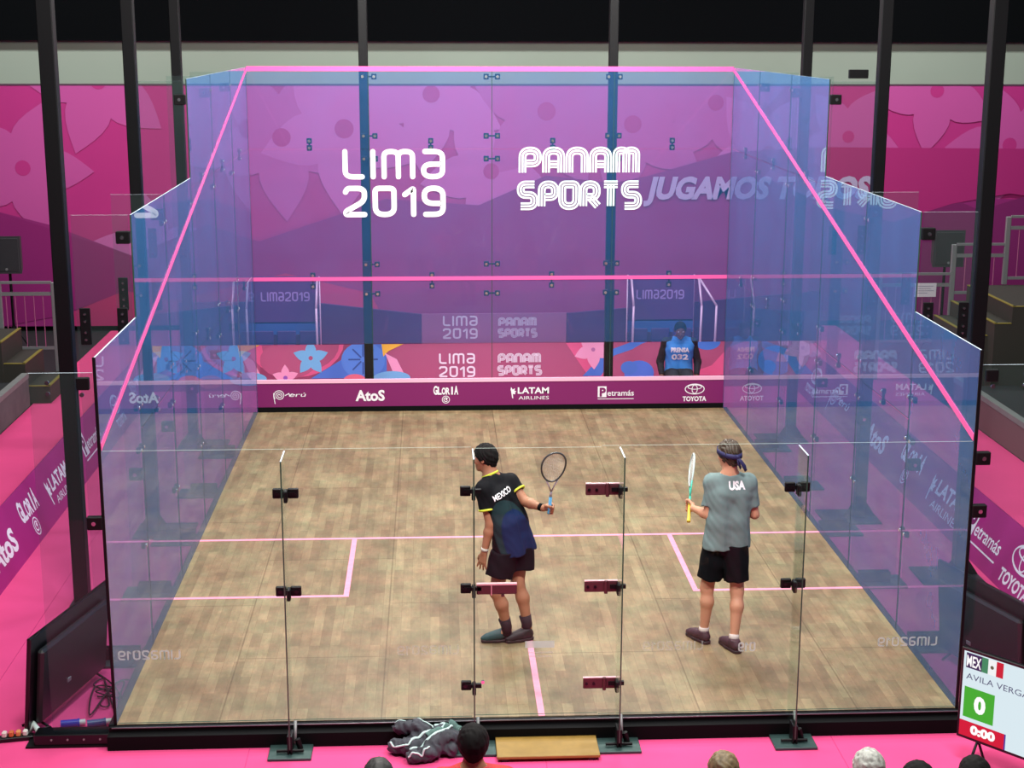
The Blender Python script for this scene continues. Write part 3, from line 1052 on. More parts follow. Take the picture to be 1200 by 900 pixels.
# front wall ------------------------------------------------------
wf = empty('wall_front', (0, 9.75, 0), kind='structure')
xs = [-3.2, -1.62, 0, 1.62, 3.2]; zsr = [.03, .94, 1.83, 3.56, TOPZ]
for i in range(4):
    for j in range(4):
        pane('glass_panel', wf, xs[i] + .003, xs[i + 1] - .003, 9.756, 9.756, zsr[j] + (.002 if j != 1 else 0), zsr[j + 1] - (.002 if j else 0), 'y', -1, GLASS_F if j else GLASS_L, edge_top=EDGE_W if j == 3 else GLASS_O)
for x in xs[1:4]:
    mb = MB(); mb.box((x, 9.757, 2.3), (.008, .014, 4.6), EDGE_D); mb.build('joint', wf)
    for z in (4.50, 3.73, 3.43, 2.02, 1.62):
        clamp(wf, (x, 9.757, z), 'y')
for x in (-2.41, -.81, .81, 2.41):
    clamp(wf, (x, 9.757, 3.62), 'y', horiz=False, gap=.045); clamp(wf, (x, 9.757, 1.80), 'y', horiz=False, gap=.075)
for z0, z1 in ((4.57, 4.62), (1.805, 1.855)):
    mb = MB(); mb.box((0, 9.747, (z0 + z1) / 2), (6.4, .004, z1 - z0), PINK); mb.build('line_marking', wf)
mb = MB(); mb.box((0, 9.757, TOPZ + .006), (6.4, .02, .012), PINK); mb.build('top_rail', wf)
mb = MB(); a = Art(mb, (0, 9.744, 0), (1, 0, 0), (0, 0, 1), .001)
lima(a, -1.985, 2.66, 1.37, .93, INKW); mb.build('event_logo', wf, label='white rounded two-line event lettering')
mb = MB(); a = Art(mb, (0, 9.744, 0), (1, 0, 0), (0, 0, 1), .001)
panam(a, .345, 2.745, 1.66, .845, mat('ink_mint', (228, 250, 246), .5)); mb.build('federation_logo', wf, label='white triple-outlined two-line lettering')

# tin
mb = MB(); mb.box((0, 9.727, .035), (6.4, .03, .07), BLK_M); mb.box((0, 9.73, .235), (6.4, .024, .33), PURP)
mb.box((0, 9.728, .425), (6.4, .03, .05), PINKW)
a = Art(mb, (0, 9.717, 0), (1, 0, 0), (0, 0, 1), .001)
for w, px, h, wd in (('peru', 341, .20, None), ('atos', 433, .19, .40), ('gloria', 521, .25, .37), ('latam', 618, .20, .55), ('petramas', 720, .19, .50), ('toyota', 813, .25, .33)):
    x = -3.2 + 6.4 * (px - 303) / 544
    sponsor(a, w, x, .225 - h / 2 + (.0 if w != 'latam' else .01), h, INKW, 1, wd)
mb.build('tin_board', label='long purple sponsor board with pale pink top edge at foot of front glass', cat='sponsor board')

# side walls --------------------------------------------------------
def lowlogo(parent, pts_axis):
    pass

for sx, nm in ((-1, 'wall_left'), (1, 'wall_right')):
    w = empty(nm, (sx * 3.2, 4.87, 0), kind='structure')
    X = sx * 3.206
    ys = [(0.006, 1.57, [(.0, 2.82)]), (1.58, 3.15, [(0, 1.9), (1.9, 3.65)]), (3.16, 4.72, [(0, 1.9), (1.9, 3.65)]),
          (4.73, 6.40, [(0, 1.9), (1.9, 3.56), (3.56, TOPZ)]), (6.41, 8.08, [(0, 1.9), (1.9, 3.56), (3.56, TOPZ)]), (8.09, 9.742, [(0, 1.9), (1.9, 3.56), (3.56, TOPZ)])]
    for y0, y1, rows in ys:
        for q, (z0, z1) in enumerate(rows):
            pane('glass_panel', w, X, X, y0, y1, z0 + .002, z1 - (.002 if q < len(rows) - 1 else 0), 'x', -sx, GLASS_S, edge_top=EDGE_W if q == len(rows) - 1 else GLASS_O, edge_side=EDGE_D)
    for y in (1.575, 3.155, 4.725, 6.405, 8.085):
        for z in (.9, 1.72, 2.08, 3.4, 4.45):
            if (y < 2 and z > 2.9) or (y < 5 and z > 3.6): continue
            clamp(w, (X, y, z), 'x', s=.04, gap=.06)
    for y in (.8, 2.4, 3.95, 5.6, 7.25, 8.9):
        if y > 1.6: clamp(w, (X, y, 1.9), 'x', s=.035, gap=.05, horiz=False)
        if y > 4.8: clamp(w, (X, y, 3.56), 'x', s=.035, gap=.05, horiz=False)
    # sloping out-of-court line
    sl = (4.57 - 2.13) / 9.75
    xi = X - sx * .0085
    mb = MB(); A_ = [(xi, 0.01, 2.13), (xi, 9.745, 4.57), (xi, 9.745, 4.62), (xi, 0.01, 2.185)]
    B_ = [(p[0] - sx * .004, p[1], p[2]) for p in A_]
    fs = [(0, 1, 2, 3), (7, 6, 5, 4), (0, 4, 5, 1), (1, 5, 6, 2), (2, 6, 7, 3), (3, 7, 4, 0)]
    if sx > 0: fs = [f[::-1] for f in fs]
    mb.add(A_ + B_, fs, PINK); mb.build('line_marking', w)
    # bottom channel
    mb = MB(); mb.box((X + sx * .03, 4.87, -.02), (.05, 9.75, .04), BLK); mb.build('floor_channel', w)
    mb = MB(); mb.box((X + sx * .004, .0, 1.41), (.022, .012, 2.82), BLK); mb.build('end_trim', w)
    # stiffening fins outside
    for y, zt in ((0.0, 2.71), (1.575, 3.65), (3.155, 3.65), (4.725, 4.60), (6.405, 4.6), (8.085, 4.6)):
        x0, x1 = X + sx * .02, X + sx * .47
        mb = MB()
        vs = [(min(x0, x1), y - .005, ZG + .05), (max(x0, x1), y - .005, ZG + .05), (max(x0, x1), y + .005, ZG + .05), (min(x0, x1), y + .005, ZG + .05)]
        vs += [(p[0], p[1], zt) for p in vs]
        mb.add(vs, [(0, 1, 5, 4), (2, 3, 7, 6)], GLASS_FIN); mb.add(vs, [(3, 0, 4, 7), (1, 2, 6, 5)], GLASS_FIN); mb.add(vs, [(4, 5, 6, 7)], EDGE_W); mb.add(vs, [(0, 3, 2, 1)], EDGE_D)
        fin = mb.build('glass_fin', w)
        zz = [1.5, zt - .18] if y > .5 else ([1.59] if sx < 0 else [1.59, 2.0])
        for z in zz:
            mb = MB(); mb.box((X + sx * .065, y, z), (.11, .05, .10), BLK, bev=.006)
            mb.cyl((X + sx * .07, y - .03, z), (X + sx * .07, y - .02, z), .016, STEEL, n=10)
            mb.build('clamp', fin)
        if 1 < y < 5:
            zc = 2.75 if y < 4 else 3.0
            for q in (.10, .40):
                mb = MB(); mb.box((X + sx * q, y - .012, zc), (.085, .016, .30), BLK, bev=.004)
                for dz in (-.11, -.05, .04, .10): mb.cyl((X + sx * q, y - .03, zc + dz), (X + sx * q, y - .019, zc + dz), .011, STEEL, n=8)
                mb.build('splice_plate', fin)
        if y < .5:
            mb = MB(); mb.box((X + sx * .09, y, 2.63), (.09, .04, .09), BLK, bev=.005)
            for xx, z in ((.34, 2.64), (.34, 2.56), (.1, 2.55)): mb.cyl((X + sx * xx, y - .02, z), (X + sx * xx, y - .006, z), .016, STEEL, n=10)
            mb.build('clamp', fin)
        if y < .5: continue
        # foot plate
        mb = MB(); mb.box((X + sx * .30, y, ZG + .012), (.50, .34, .02), mat('plate_green', (58, 82, 80), .45, .4), bev=.003)
        mb.box((X + sx * .26, y - .03, ZG + .07), (.30, .012, .11), BLK); mb.box((X + sx * .26, y + .03, ZG + .07), (.30, .012, .11), BLK)
        mb.build('foot_plate', fin)

# back wall -----------------------------------------------------------
wb = empty('wall_back', (0, 0, 0), kind='structure')
def bpane(x0, x1, z0=.012, z1=2.13, parent=wb, name='glass_panel'):
    mb = MB(); t = .006
    vs = [(x0, -t, z0), (x1, -t, z0), (x1, t, z0), (x0, t, z0), (x0, -t, z1), (x1, -t, z1), (x1, t, z1), (x0, t, z1)]
    mb.add(vs, [(0, 1, 5, 4)], GLASS_C); mb.add(vs, [(2, 3, 7, 6)], GLASS_O); mb.add(vs, [(3, 0, 4, 7), (1, 2, 6, 5)], GLASS_O); mb.add(vs, [(4, 5, 6, 7)], GLASS_TOP); mb.add(vs, [(0, 3, 2, 1)], EDGE_D)
    return mb.build(name, parent)
SX = (-1.885, -.52, .56, 1.885)
bpane(-3.19, SX[0] - .004); bpane(SX[0] + .004, SX[1] - .01); bpane(.43, SX[2] - .004); bpane(SX[2] + .004, SX[3] - .004); bpane(SX[3] + .004, 3.19)
mb = MB(); mb.box((0, -.0, -.03), (6.5, .09, .05), BLK); mb.box((0, -.085, -.095), (6.5, .09, .11), BLK_M); mb.box((0, -.047, -.006), (6.46, .008, .006), mat('trim_grey', (150, 150, 155), .3, .8)); mb.build('floor_channel', wb)
PLG = MATS['plate_green']
for i, x in enumerate(SX):
    mb = MB()
    x0, x1 = x - .005, x + .005
    vs = [(x0, -.30, ZG + .06), (x1, -.30, ZG + .06), (x1, -.01, ZG + .06), (x0, -.01, ZG + .06), (x0, -.30, 2.12), (x1, -.30, 2.12), (x1, -.01, 2.12), (x0, -.01, 2.12)]
    mb.add(vs, [(3, 0, 4, 7), (1, 2, 6, 5)], GLASS_BF); mb.add(vs, [(0, 1, 5, 4)], EDGE_D); mb.add(vs, [(2, 3, 7, 6)], GLASS_O); mb.add(vs, [(4, 5, 6, 7)], EDGE_W); mb.add(vs, [(0, 3, 2, 1)], EDGE_D)
    fin = mb.build('glass_fin', wb)
    mb = MB(); mb.box((x, -.19, ZG + .012), (.32, .34, .02), PLG, bev=.003); mb.build('foot_plate', fin)
    mb = MB(); mb.box((x - .012, -.24, ZG + .09), (.012, .12, .15), BLK); mb.box((x + .012, -.24, ZG + .09), (.012, .12, .15), BLK)
    mb.cyl((x - .10, -.27, ZG + .04), (x + .10, -.27, ZG + .04), .012, BLK, n=8); mb.cyl((x + .05, -.20, ZG + .10), (x + .07, -.20, ZG + .02), .022, BLK, n=8)
    mb.tube([(x + .03, -.12, .06), (x + .03, -.2, ZG + .05)], .012, GREY); mb.build('foot_bracket', fin)
    zs = (1.80, 1.045) if i in (0, 3) else (1.80, 1.045, .27)
    for z in zs:
        mb = MB()
        sides = (-1, 1) if i in (0, 3) else ((-1,) if i == 1 else ())
        for k in sides: mb.box((x + k * .055, -.012, z), (.078, .03, .075), BLK, bev=.006)
        mb.box((x + .004, -.045, z - .012), (.028, .075, .09), BLK, bev=.006); mb.box((x, -.02, z), (.12, .03, .03), BLK)
        for k in sides: mb.cyl((x + k * .06, -.028, z), (x + k * .06, -.036, z), .014, BLK_SH, n=10)
        mb.build('clamp', fin)
# door
dr = empty('door_1', (-.05, 0, 0), kind='structure')
bpane(-.508, .422, .02, 2.12, dr)
HNG = mat('hinge_plate', (92, 50, 56), .45, .2)  # reddish tone: pink reflection from the surroundings put into the plate colour
for z in (1.80, 1.045, .27):
    mb = MB(); mb.box((.435, -.016, z), (.25, .022, .085), HNG, bev=.006); mb.box((.435, -.016, z + .046), (.25, .026, .005), mat('hinge_rim', (225, 185, 190), .3, .4))
    mb.cyl((.47, -.03, z - .05), (.47, -.03, z + .05), .014, HNG, n=10)
    for xx in (.335, .39, .52): mb.cyl((xx, -.028, z), (xx, -.033, z), .012, BLK_SH, n=8)
    mb.build('hinge', dr)
mb = MB(); mb.box((-.345, -.02, 1.035), (.30, .03, .07), HNG, bev=.006); mb.box((-.345, -.02, 1.078), (.30, .036, .012), MATS['hinge_rim']); mb.box((-.385, -.037, 1.035), (.008, .004, .08), MATS['hinge_rim'])
mb.cyl((-.30, -.036, .985), (-.30, -.036, 1.0), .012, HNG, n=8); mb.build('handle', dr)
mb = MB(); mb.cyl((-.45, -.02, .30), (-.45, -.035, .30), .014, STEEL, n=10); mb.build('door_stop', dr)
# mirrored court-side lettering low on the back glass
def mirror_text(x_right, z, w, h, s='2019', m=LOGO, parent=wb, frac=None):
    mb = MB(); a = Art(mb, (x_right, -.0075, z), (1, 0, 0), (0, 0, 1), .0005)
    sub = MB(); b = Art(sub, (0, 0, 0), (-1, 0, 0), (0, 0, 1), .0)
    strokes(b, s, 0, 0, h, m, 1, w=.17, gap=.3, width=w)
    fs = [f[::-1] for f in sub.f]
    mb.add([(x_right + v[0], -.0075, z + v[2]) for v in sub.v], fs, m)
    return mb.build('etched_logo', parent)
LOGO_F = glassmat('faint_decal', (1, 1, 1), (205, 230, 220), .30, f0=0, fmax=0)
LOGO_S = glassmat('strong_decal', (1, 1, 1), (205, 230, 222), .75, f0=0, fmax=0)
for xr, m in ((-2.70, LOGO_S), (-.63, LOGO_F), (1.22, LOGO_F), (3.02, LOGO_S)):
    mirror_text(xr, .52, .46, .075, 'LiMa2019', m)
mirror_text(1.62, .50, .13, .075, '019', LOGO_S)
mb = MB(); a = Art(mb, (-.13, -.0078, .56), (1, 0, 0), (0, 0, 1), .0004); a.rect(0, 0, .22, .055, LOGO_S); a.rect(0.02, -.045, .21, -.03, LOGO_F); a.rect(.03, -.075, .2, -.062, LOGO_F); mb.build('maker_decal', dr)
# big faint lettering reflected / printed low on the glass
wedge_dummy = None

# ------------------------------------------------------------------ steel posts
PST = [(-4.10, 2.95, 'near left', 'black steel post standing on the carpet behind the left-hand television'),
       (-3.80, 5.05, '', 'black steel post, middle of three along the left glass wall'),
       (-3.90, 8.55, '', 'black steel post at far end of left glass wall, nearest the front glass'),
       (4.36, 3.3, '', 'black steel post standing beside the large sponsor board on the right, nearest the scoreboard'),
       (3.88, 5.2, '', 'black steel post, middle of three along the right glass wall'),
       (3.88, 8.55, '', 'black steel post at far end of right glass wall, nearest the front glass'),
       (-1.69, 10.02, '', 'black steel post behind front glass, crossing the first white number of the left lettering'),
       (1.63, 10.02, '', 'black steel post behind front glass, crossing the right end of the outlined lettering')]
for i, (x, y, _, lb) in enumerate(PST):
    r = empty('steel_post', (x, y, ZG), label=lb, cat='post', group='black steel posts around the court')
    w = .135 if i in (0, 3) else .12
    mb = MB(); mb.box((x, y, 4.2), (w, w, 8.66), BLK, bev=.008)
    mb.build('shaft', r)
    mb = MB(); mb.box((x - (.12 if x > 0 else -.12) * (y < 9.5 and i > 0), y, ZG + .011), (.2 if i == 0 else (.62 if y < 9.5 else .3), .5 if (y < 9.5 and i) else .22, .02), mat('plate_dark', (36, 42, 52), .5, .4), bev=.003); mb.build('base_plate', r)
    if y < 9.5 and i:
        for k in (-1, 1):
            mb = MB(); mb.add([(x + k * w * .48, y - .006, ZG + .02), (x + k * (w * .5 + .12), y - .006, ZG + .02), (x + k * w * .48, y - .006, ZG + .2), (x + k * w * .48, y + .006, ZG + .02), (x + k * (w * .5 + .12), y + .006, ZG + .02), (x + k * w * .48, y + .006, ZG + .2)], [(0, 1, 2), (3, 5, 4), (0, 3, 4, 1), (1, 4, 5, 2), (2, 5, 3, 0)], BLK); mb.build('gusset', r)
# small bracket on the far right post at fin height
mb = MB(); mb.box((3.62, 5.2, 4.66), (.20, .05, .09), BLK, bev=.005); mb.build('fin_bracket', [o for o in COL.objects if o.name.startswith('steel_post')][4], label='short black bracket reaching to the glass')

# ------------------------------------------------------------------ perimeter sponsor boards
def board(o, u, slope, L, H, logos, label):
    """o bottom-left corner as read, u reading direction, slope = up vector of the face"""
    o = V(o); u = V(u).normalized(); v = V(slope).normalized(); n = u.cross(v)
    r = empty('sponsor_board', tuple(o + u * L / 2), label=label, cat='sponsor board')
    mb = MB()
    BM = mat('board_magenta', (172, 40, 122), .45, noise=.10, nscale=1.0)
    p = [o, o + u * L, o + u * L + v * H, o + v * H]; q = [a - n * .02 for a in p]
    mb.add(p, [(0, 1, 2, 3)], BM); mb.add(q, [(3, 2, 1, 0)], BM)
    al = p + q; mb.add(al, [(0, 4, 5, 1), (1, 5, 6, 2), (2, 6, 7, 3), (3, 7, 4, 0)], BM)
    a = Art(mb, o, u, v, .0015)
    for w, x, y, h, wd in logos: sponsor(a, w, x, y, h, INKW, 1, wd)
    mb.build('printed_face', r)
    # back legs
    st = max(2, int(L / 1.5))
    for i in range(st + 1):
        b = o + u * (.1 + (L - .2) * i / st) + v * H * .8 - n * .03
        f = V((b.x, b.y, ZG)) - V((n.x, n.y, 0)).normalized() * .22
        mb = MB(); mb.tube([b, f], .012, BLK, 6); mb.build('back_strut', r)
    return r
tl = .22
board((-4.93, .9, ZG), (0, 1, 0), (-.34, 0, .94), 10.6, .62,
      [('toyota', 1.05, .1, .42, .55), ('petramas', 1.9 - .0, .2, .26, .55), ('atos', 2.86, .13, .30, .80), ('gloria', 3.95, .06, .46, .72), ('latam', 5.12, .1, .36, .98), ('petramas', 6.9, .15, .34, .95), ('toyota', 8.5, .1, .42, .55), ('peru', 10.0, .1, .42, None)],
      'slanting magenta sponsor board along the left carpet')
board((4.63, 11.5, ZG), (0, -1, 0), (.40, 0, .92), 11.2, .62,
      [('toyota', .7, .1, .40, .55), ('peru', 2.1, .1, .40, None), ('atos', 3.9, .14, .30, .85), ('gloria', 5.25, .08, .46, .85), ('latam', 6.55, .1, .38, 1.15), ('petramas', 7.75, .13, .34, .95), ('toyota', 8.78, .07, .46, .72), ('atos', 10.3, .14, .3, .8)],
      'slanting magenta sponsor board along the right carpet')

# floral board behind the front glass
def petal(cx, cy, ang, L, W, n=8, tip=.0):
    ca, sa = math.cos(ang), math.sin(ang); pts = []
    for i in range(n + 1):
        t = i / n; pts.append((t * L, W * math.sin(PI * t ** .8) * (1 - .0 * t)))
    for i in range(n - 1, 0, -1):
        t = i / n; pts.append((t * L, -W * math.sin(PI * t ** .8)))
    return [(cx + x * ca - y * sa, cy + x * sa + y * ca) for x, y in pts]
def flower(a, cx, cy, R, m, k, box, n=5, a0=90, W=.34, mc=None, rc=.1):
    for i in range(n):
        a.cpoly(petal(cx, cy, math.radians(a0 + 360 / n * i), R, R * W), m, k, box)
    if mc:
        a.cpoly([(cx + rc * R * math.cos(t * PI / 8), cy + rc * R * math.sin(t * PI / 8)) for t in range(16)], mc, k + .25, box)
ROSE = mat('p_rose', (178, 84, 124), .5); ROSE2 = mat('p_rose2', (152, 62, 102), .5); HOT = mat('p_hot', (232, 98, 146), .5); BLU = mat('p_blue', (72, 132, 220), .5)
SKY = mat('p_sky', (118, 202, 240), .5); YEL = mat('p_yellow', (252, 206, 62), .5); PAL = mat('p_pale', (250, 176, 208), .5); DKB = mat('p_navy', (40, 84, 160), .5)
r = empty('floral_board', (0, 11.7, ZG), label='low board of colourful flowers with event lettering behind the front glass', cat='sponsor board')
mb = MB(); o = V((-5.0, 11.66, ZG)); vv = V((0, .22, .975)).normalized(); Lb, Hb = 9.9, .68
nn = V((1, 0, 0)).cross(vv); p = [o, o + V((Lb, 0, 0)), o + V((Lb, 0, 0)) + vv * Hb, o + vv * Hb]; q = [x - nn * .03 for x in p]
mb.add(p, [(0, 1, 2, 3)], ROSE); al = p + q; mb.add(al, [(7, 6, 5, 4), (0, 4, 5, 1), (1, 5, 6, 2), (3, 7, 4, 0)], ROSE); mb.add(al, [(2, 6, 7, 3)], mat('board_rim', (150, 20, 60), .5))
a = Art(mb, o, (1, 0, 0), vv, .0012)
bx = lambda px: (px - 600) / 79.6 + .385 + 5.0
by = lambda py: Hb - (py - 403) / 79.6 * 1.055
BX = (0, Lb, 0, Hb)
def blob(cx, cy, rx, ry, m, k, n=24, a0=0, a1=360):
    a.cpoly([(bx(cx) + rx / 79.6 * math.cos(math.radians(t)), by(cy) + ry / 79.6 * math.sin(math.radians(t))) for t in [a0 + (a1 - a0) * i / n for i in range(n)]], m, k, BX)
for X0 in (0, -470 + 296):      # motif at left (302..480) and its continuation beyond the left glass
    pass
def motif(X):
    f = lambda x: X + x
    a.cpoly([(bx(f(0)), 0), (bx(f(105)), 0), (bx(f(110)), Hb), (bx(f(0)), Hb)], ROSE2, 1, BX)
    blob(f(42), 398, 58, 44, HOT, 2); blob(f(48), 402, 46, 33, ROSE, 3)
    a.cpoly([(bx(f(10)), by(441)), (bx(f(60)), by(441)), (bx(f(100)), by(418)), (bx(f(118)), by(403)), (bx(f(150)), by(403)), (bx(f(150)), by(441))], BLU, 4, BX)
    blob(f(34), 420, 34, 22, mat('p_rose3', (188, 90, 130), .5), 3.5)
    flower(a, bx(f(60)), by(418), .27, SKY, 5, BX, 5, 90, .30, ROSE, .12)
    blob(f(122), 421, 26, 22, mat('p_blue2', (84, 150, 232), .5), 5)
    for t in range(0, 360, 45):
        cx, cy = bx(f(122)), by(420); rr = .22
        a.ribbon([(cx + .04 * math.cos(math.radians(t)), max(.02, cy + .04 * math.sin(math.radians(t)))), (cx + rr * math.cos(math.radians(t)), min(Hb, max(.01, cy + rr * math.sin(math.radians(t)))))], .022, DKB, 6.5, cap=False)
    a.cpoly([(bx(f(144)), by(403)), (bx(f(170)), by(403)), (bx(f(152)), by(411)), (bx(f(146)), by(417))], YEL, 7, BX)
    a.cpoly([(bx(f(148)), by(413)), (bx(f(162)), by(420)), (bx(f(173)), by(441)), (bx(f(160)), by(441))], PAL, 7, BX)
    blob(f(156), 441, 22, 8, SKY, 8)
    flower(a, bx(f(30)), by(440), .2, PAL, 8, BX, 5, 20, .3, mat('p_viol', (150, 90, 190), .5), .16)
    blob(f(112), 444, 14, 8, mat('p_salmon', (240, 120, 140), .5), 7)
motif(300)
motif(130)
# right half of the print
a.cpoly([(bx(664), by(403)), (bx(850), by(403)), (bx(850), 0), (bx(700), 0)], HOT, 1, BX)
a.cpoly([(bx(716), 0), (bx(716), Hb), (bx(752), Hb), (bx(790), by(412)), (bx(770), 0)], ROSE, 2, BX)
a.cpoly([(bx(684), by(441)), (bx(700), by(425)), (bx(716), by(412)), (bx(742), by(403)), (bx(770), by(403)), (bx(722), by(418)), (bx(706), by(441))], BLU, 3, BX)
flower(a, bx(697), by(411), .3, PAL, 4, BX, 5, 200, .32, mat('p_mauve', (190, 120, 170), .5), .1)
blob(752, 438, 18, 15, mat('p_blue3', (78, 130, 226), .5), 5); blob(740, 432, 10, 8, BLU, 5.1)
blob(800, 422, 62, 26, ROSE, 3.2); a.cpoly([(bx(806), by(441)), (bx(840), by(430)), (bx(860), by(410)), (bx(880), by(403)), (bx(900), by(403)), (bx(880), by(441))], HOT, 4, BX)
blob(835, 403, 16, 10, BLU, 4.2)
a.cpoly([(bx(880), 0), (bx(905), Hb), (bx(960), Hb), (bx(960), 0)], ROSE2, 4.4, BX); blob(918, 425, 22, 18, BLU, 5); flower(a, bx(940), by(412), .33, PAL, 5.5, BX, 5, 70, .34, ROSE, .12)
a.cpoly([(bx(1000), 0), (bx(960), Hb), (bx(985), Hb), (bx(1020), 0)], HOT, 5, BX)
lima(a, bx(512), by(441) , .545, .37, INKW, 9); panam(a, bx(582), by(440), .665, .34, INKW, 9, triple=True)
mb.build('printed_face', r)
for i in range(7):
    b = V((-4.8 + i * 1.55, 11.83, .3)); mb = MB(); mb.tube([b, V((b.x, 12.12, ZG))], .012, BLK, 6); mb.build('back_strut', r)

# grey centre board and navy wing walls behind it
NAVY = mat('navy_board', (84, 28, 96), .55)
def slab(name, pts, H, t, m, label, cat, art=None, group=None):
    (xa, ya), (xb, yb) = pts
    d = V((xb - xa, yb - ya, 0)).normalized(); n = V((d.y, -d.x, 0)); o = V((xa, ya, ZG))
    mb = MB(); p = [o, V((xb, yb, ZG)), V((xb, yb, ZG + H)), V((xa, ya, ZG + H))]; q = [x - n * t for x in p]; al = p + q
    mb.add(al, [(0, 1, 2, 3), (7, 6, 5, 4), (0, 4, 5, 1), (1, 5, 6, 2), (2, 6, 7, 3), (3, 7, 4, 0)], m)
    if art: art(Art(mb, o, d, (0, 0, 1), .0015))
    return mb.build(name, None, (float(o.x), float(o.y), ZG), label=label, cat=cat, group=group)
GB = mat('board_greyrose', (150, 82, 128), .6)
slab('event_board', ((-.98, 13.0), (1.30, 13.0)), .90, .04, GB, 'greyish mauve panel with pale event lettering, standing behind the floral board', 'sponsor board',
     lambda a: (lima(a, .33, .50, .55, .38, mat('ink_grey', (205, 200, 215), .6), 1), panam(a, 1.20, .51, .62, .33, MATS['ink_grey'], 1)))
slab('wing_wall', ((-2.75, 14.1), (-1.0, 12.98)), .90, .05, NAVY, 'dark purple low partition right of the left player shelter', 'partition')
slab('wing_wall', ((1.32, 12.98), (5.8, 14.9)), .90, .05, NAVY, 'dark purple low partition left of the shelter with the seated official', 'partition')
slab('wing_wall', ((-4.95, 14.2), (-2.95, 14.2)), .90, .05, NAVY, 'dark purple low partition behind the left player shelter', 'partition')

# player shelters
SHF = mat('shelter_frame', (225, 190, 220), .4, .2)
SHP = glassmat('shelter_sheet', (.78, .70, .84), (90, 50, 120), .22, f0=.02, fmax=.3)
NAV2 = mat('shelter_navy', (92, 40, 112), .5); SEATB = mat('seat_blue', (62, 96, 164), .45); SEATC = mat('seat_dark', (72, 46, 112), .5)
def shelter(x0, x1, label, art=True):
    y0, y1 = 12.28, 13.05
    r = empty('player_shelter', ((x0 + x1) / 2, y1 - .3, ZG), label=label, cat='shelter')
    for x in (x0, x1):
        mb = MB(); pf = [(x, y0 + .1, ZG), (x, y0, .98), (x, y1 - .45, 1.32)]
        mb.tube([pf[0], pf[1]], .018, SHF); mb.tube([pf[1], (x - .0, y0 + .3, 1.34)], .018, SHF); mb.tube([(x, y0 + .3, 1.34), (x, y1, 1.34)], .014, SHF); mb.tube([(x, y1, 1.34), (x, y1, ZG)], .014, SHF)
        mb.build('side_frame', r)
        mb = MB(); mb.add([(x, y0 + .1, ZG + .02), (x, y0, .98), (x, y0 + .3, 1.34), (x, y1, 1.34), (x, y1, ZG + .02)], [(0, 1, 2, 3, 4)], SHP); mb.build('side_sheet', r)
    mb = MB(); mb.box(((x0 + x1) / 2, y1, .98), (x1 - x0, .03, .74), NAV2)
    a = Art(mb, (x0, y1 - .016, .62), (1, 0, 0), (0, 0, 1), .0015)
    strokes(a, 'LiMa2019', .14, .34, .15, mat('ink_lav', (178, 140, 205), .5), 1, w=.15, gap=.3, width=(x1 - x0) * .72)
    mb.build('back_panel', r)
    mb = MB(); mb.box(((x0 + x1) / 2, y1, .53), (x1 - x0, .03, .2), SEATB); mb.build('backrest_band', r, label='blue band')
    mb = MB(); mb.box(((x0 + x1) / 2, y1, .14), (x1 - x0, .03, .57), mat('shelter_low', (66, 26, 86), .6)); mb.build('lower_panel', r)
    for i in range(3):
        cx = x0 + (x1 - x0) * (i + .5) / 3
        mb = MB(); mb.box((cx, y1 - .22, .28), ((x1 - x0) / 3.6, .34, .03), SEATC, bev=.01); mb.box((cx, y1 - .06, .40), ((x1 - x0) / 3.6, .03, .2), SEATC, bev=.01)
        mb.cyl((cx, y1 - .2, ZG), (cx, y1 - .2, .27), .02, SHF, n=8); mb.build('seat', r)
    return r
shelter(-3.62, -2.57, 'purple player shelter on the left, empty, white-edged side')
shelter(2.27, 3.32, 'purple player shelter on the right, behind the seated official in a blue bib')
# extra outer bay sheet of the right shelter
r = [o for o in COL.objects if o.name.startswith('player_shelter')][1]
mb = MB(); x = 3.55
mb.tube([(x, 12.38, ZG), (x, 12.28, .98)], .018, SHF); mb.tube([(x, 12.28, .98), (3.34, 12.6, 1.34)], .018, SHF); mb.build('side_frame', r)
mb = MB(); mb.add([(3.55, 12.38, ZG + .02), (3.55, 12.28, .98), (3.34, 12.6, 1.34), (3.34, 12.98, 1.34), (3.34, 12.98, ZG + .02)], [(0, 1, 2, 3, 4)], SHP); mb.build('side_sheet', r)

# ------------------------------------------------------------------ far wall, banner
mb = MB(); mb.box((0, 17.6, 2.4), (46, .2, 5.1), mat('wall_pale', (160, 172, 156), .8, noise=.04, nscale=.6)); mb.build('wall_far', kind='structure')
mb = MB(); mb.box((0, 17.35, 7.45), (46, .12, 5.1), mat('curtain_black', (5, 7, 9), .95, spec=.1)); mb.build('wall_curtain', kind='structure', label='black drape above the pale wall')
mb = MB(); bxx = lambda px: (px - 600) / 65.6 + .65; bzz = lambda py: 4.14 - (py - 100) / 65.8
BW = 14.0
BAN = mat('banner_magenta', (188, 44, 128), .6, noise=.06, nscale=.25); BANL = mat('banner_light', (206, 98, 172), .6); BANL2 = mat('banner_light2', (196, 80, 156), .6)
BAND = mat('banner_dark', (142, 26, 108), .6); BANC = mat('banner_mid', (176, 36, 116), .6)
mb.box((0, 17.05, (4.14 + ZG) / 2), (2 * BW, .03, 4.14 - ZG), BAN)
mb.box((0, 17.05, 4.15), (2 * BW, .05, .03), mat('banner_pole', (90, 60, 80), .5))
a = Art(mb, (0, 17.033, 0), (1, 0, 0), (0, 0, 1), .01)
bxB = (-BW, BW, ZG, 4.13)
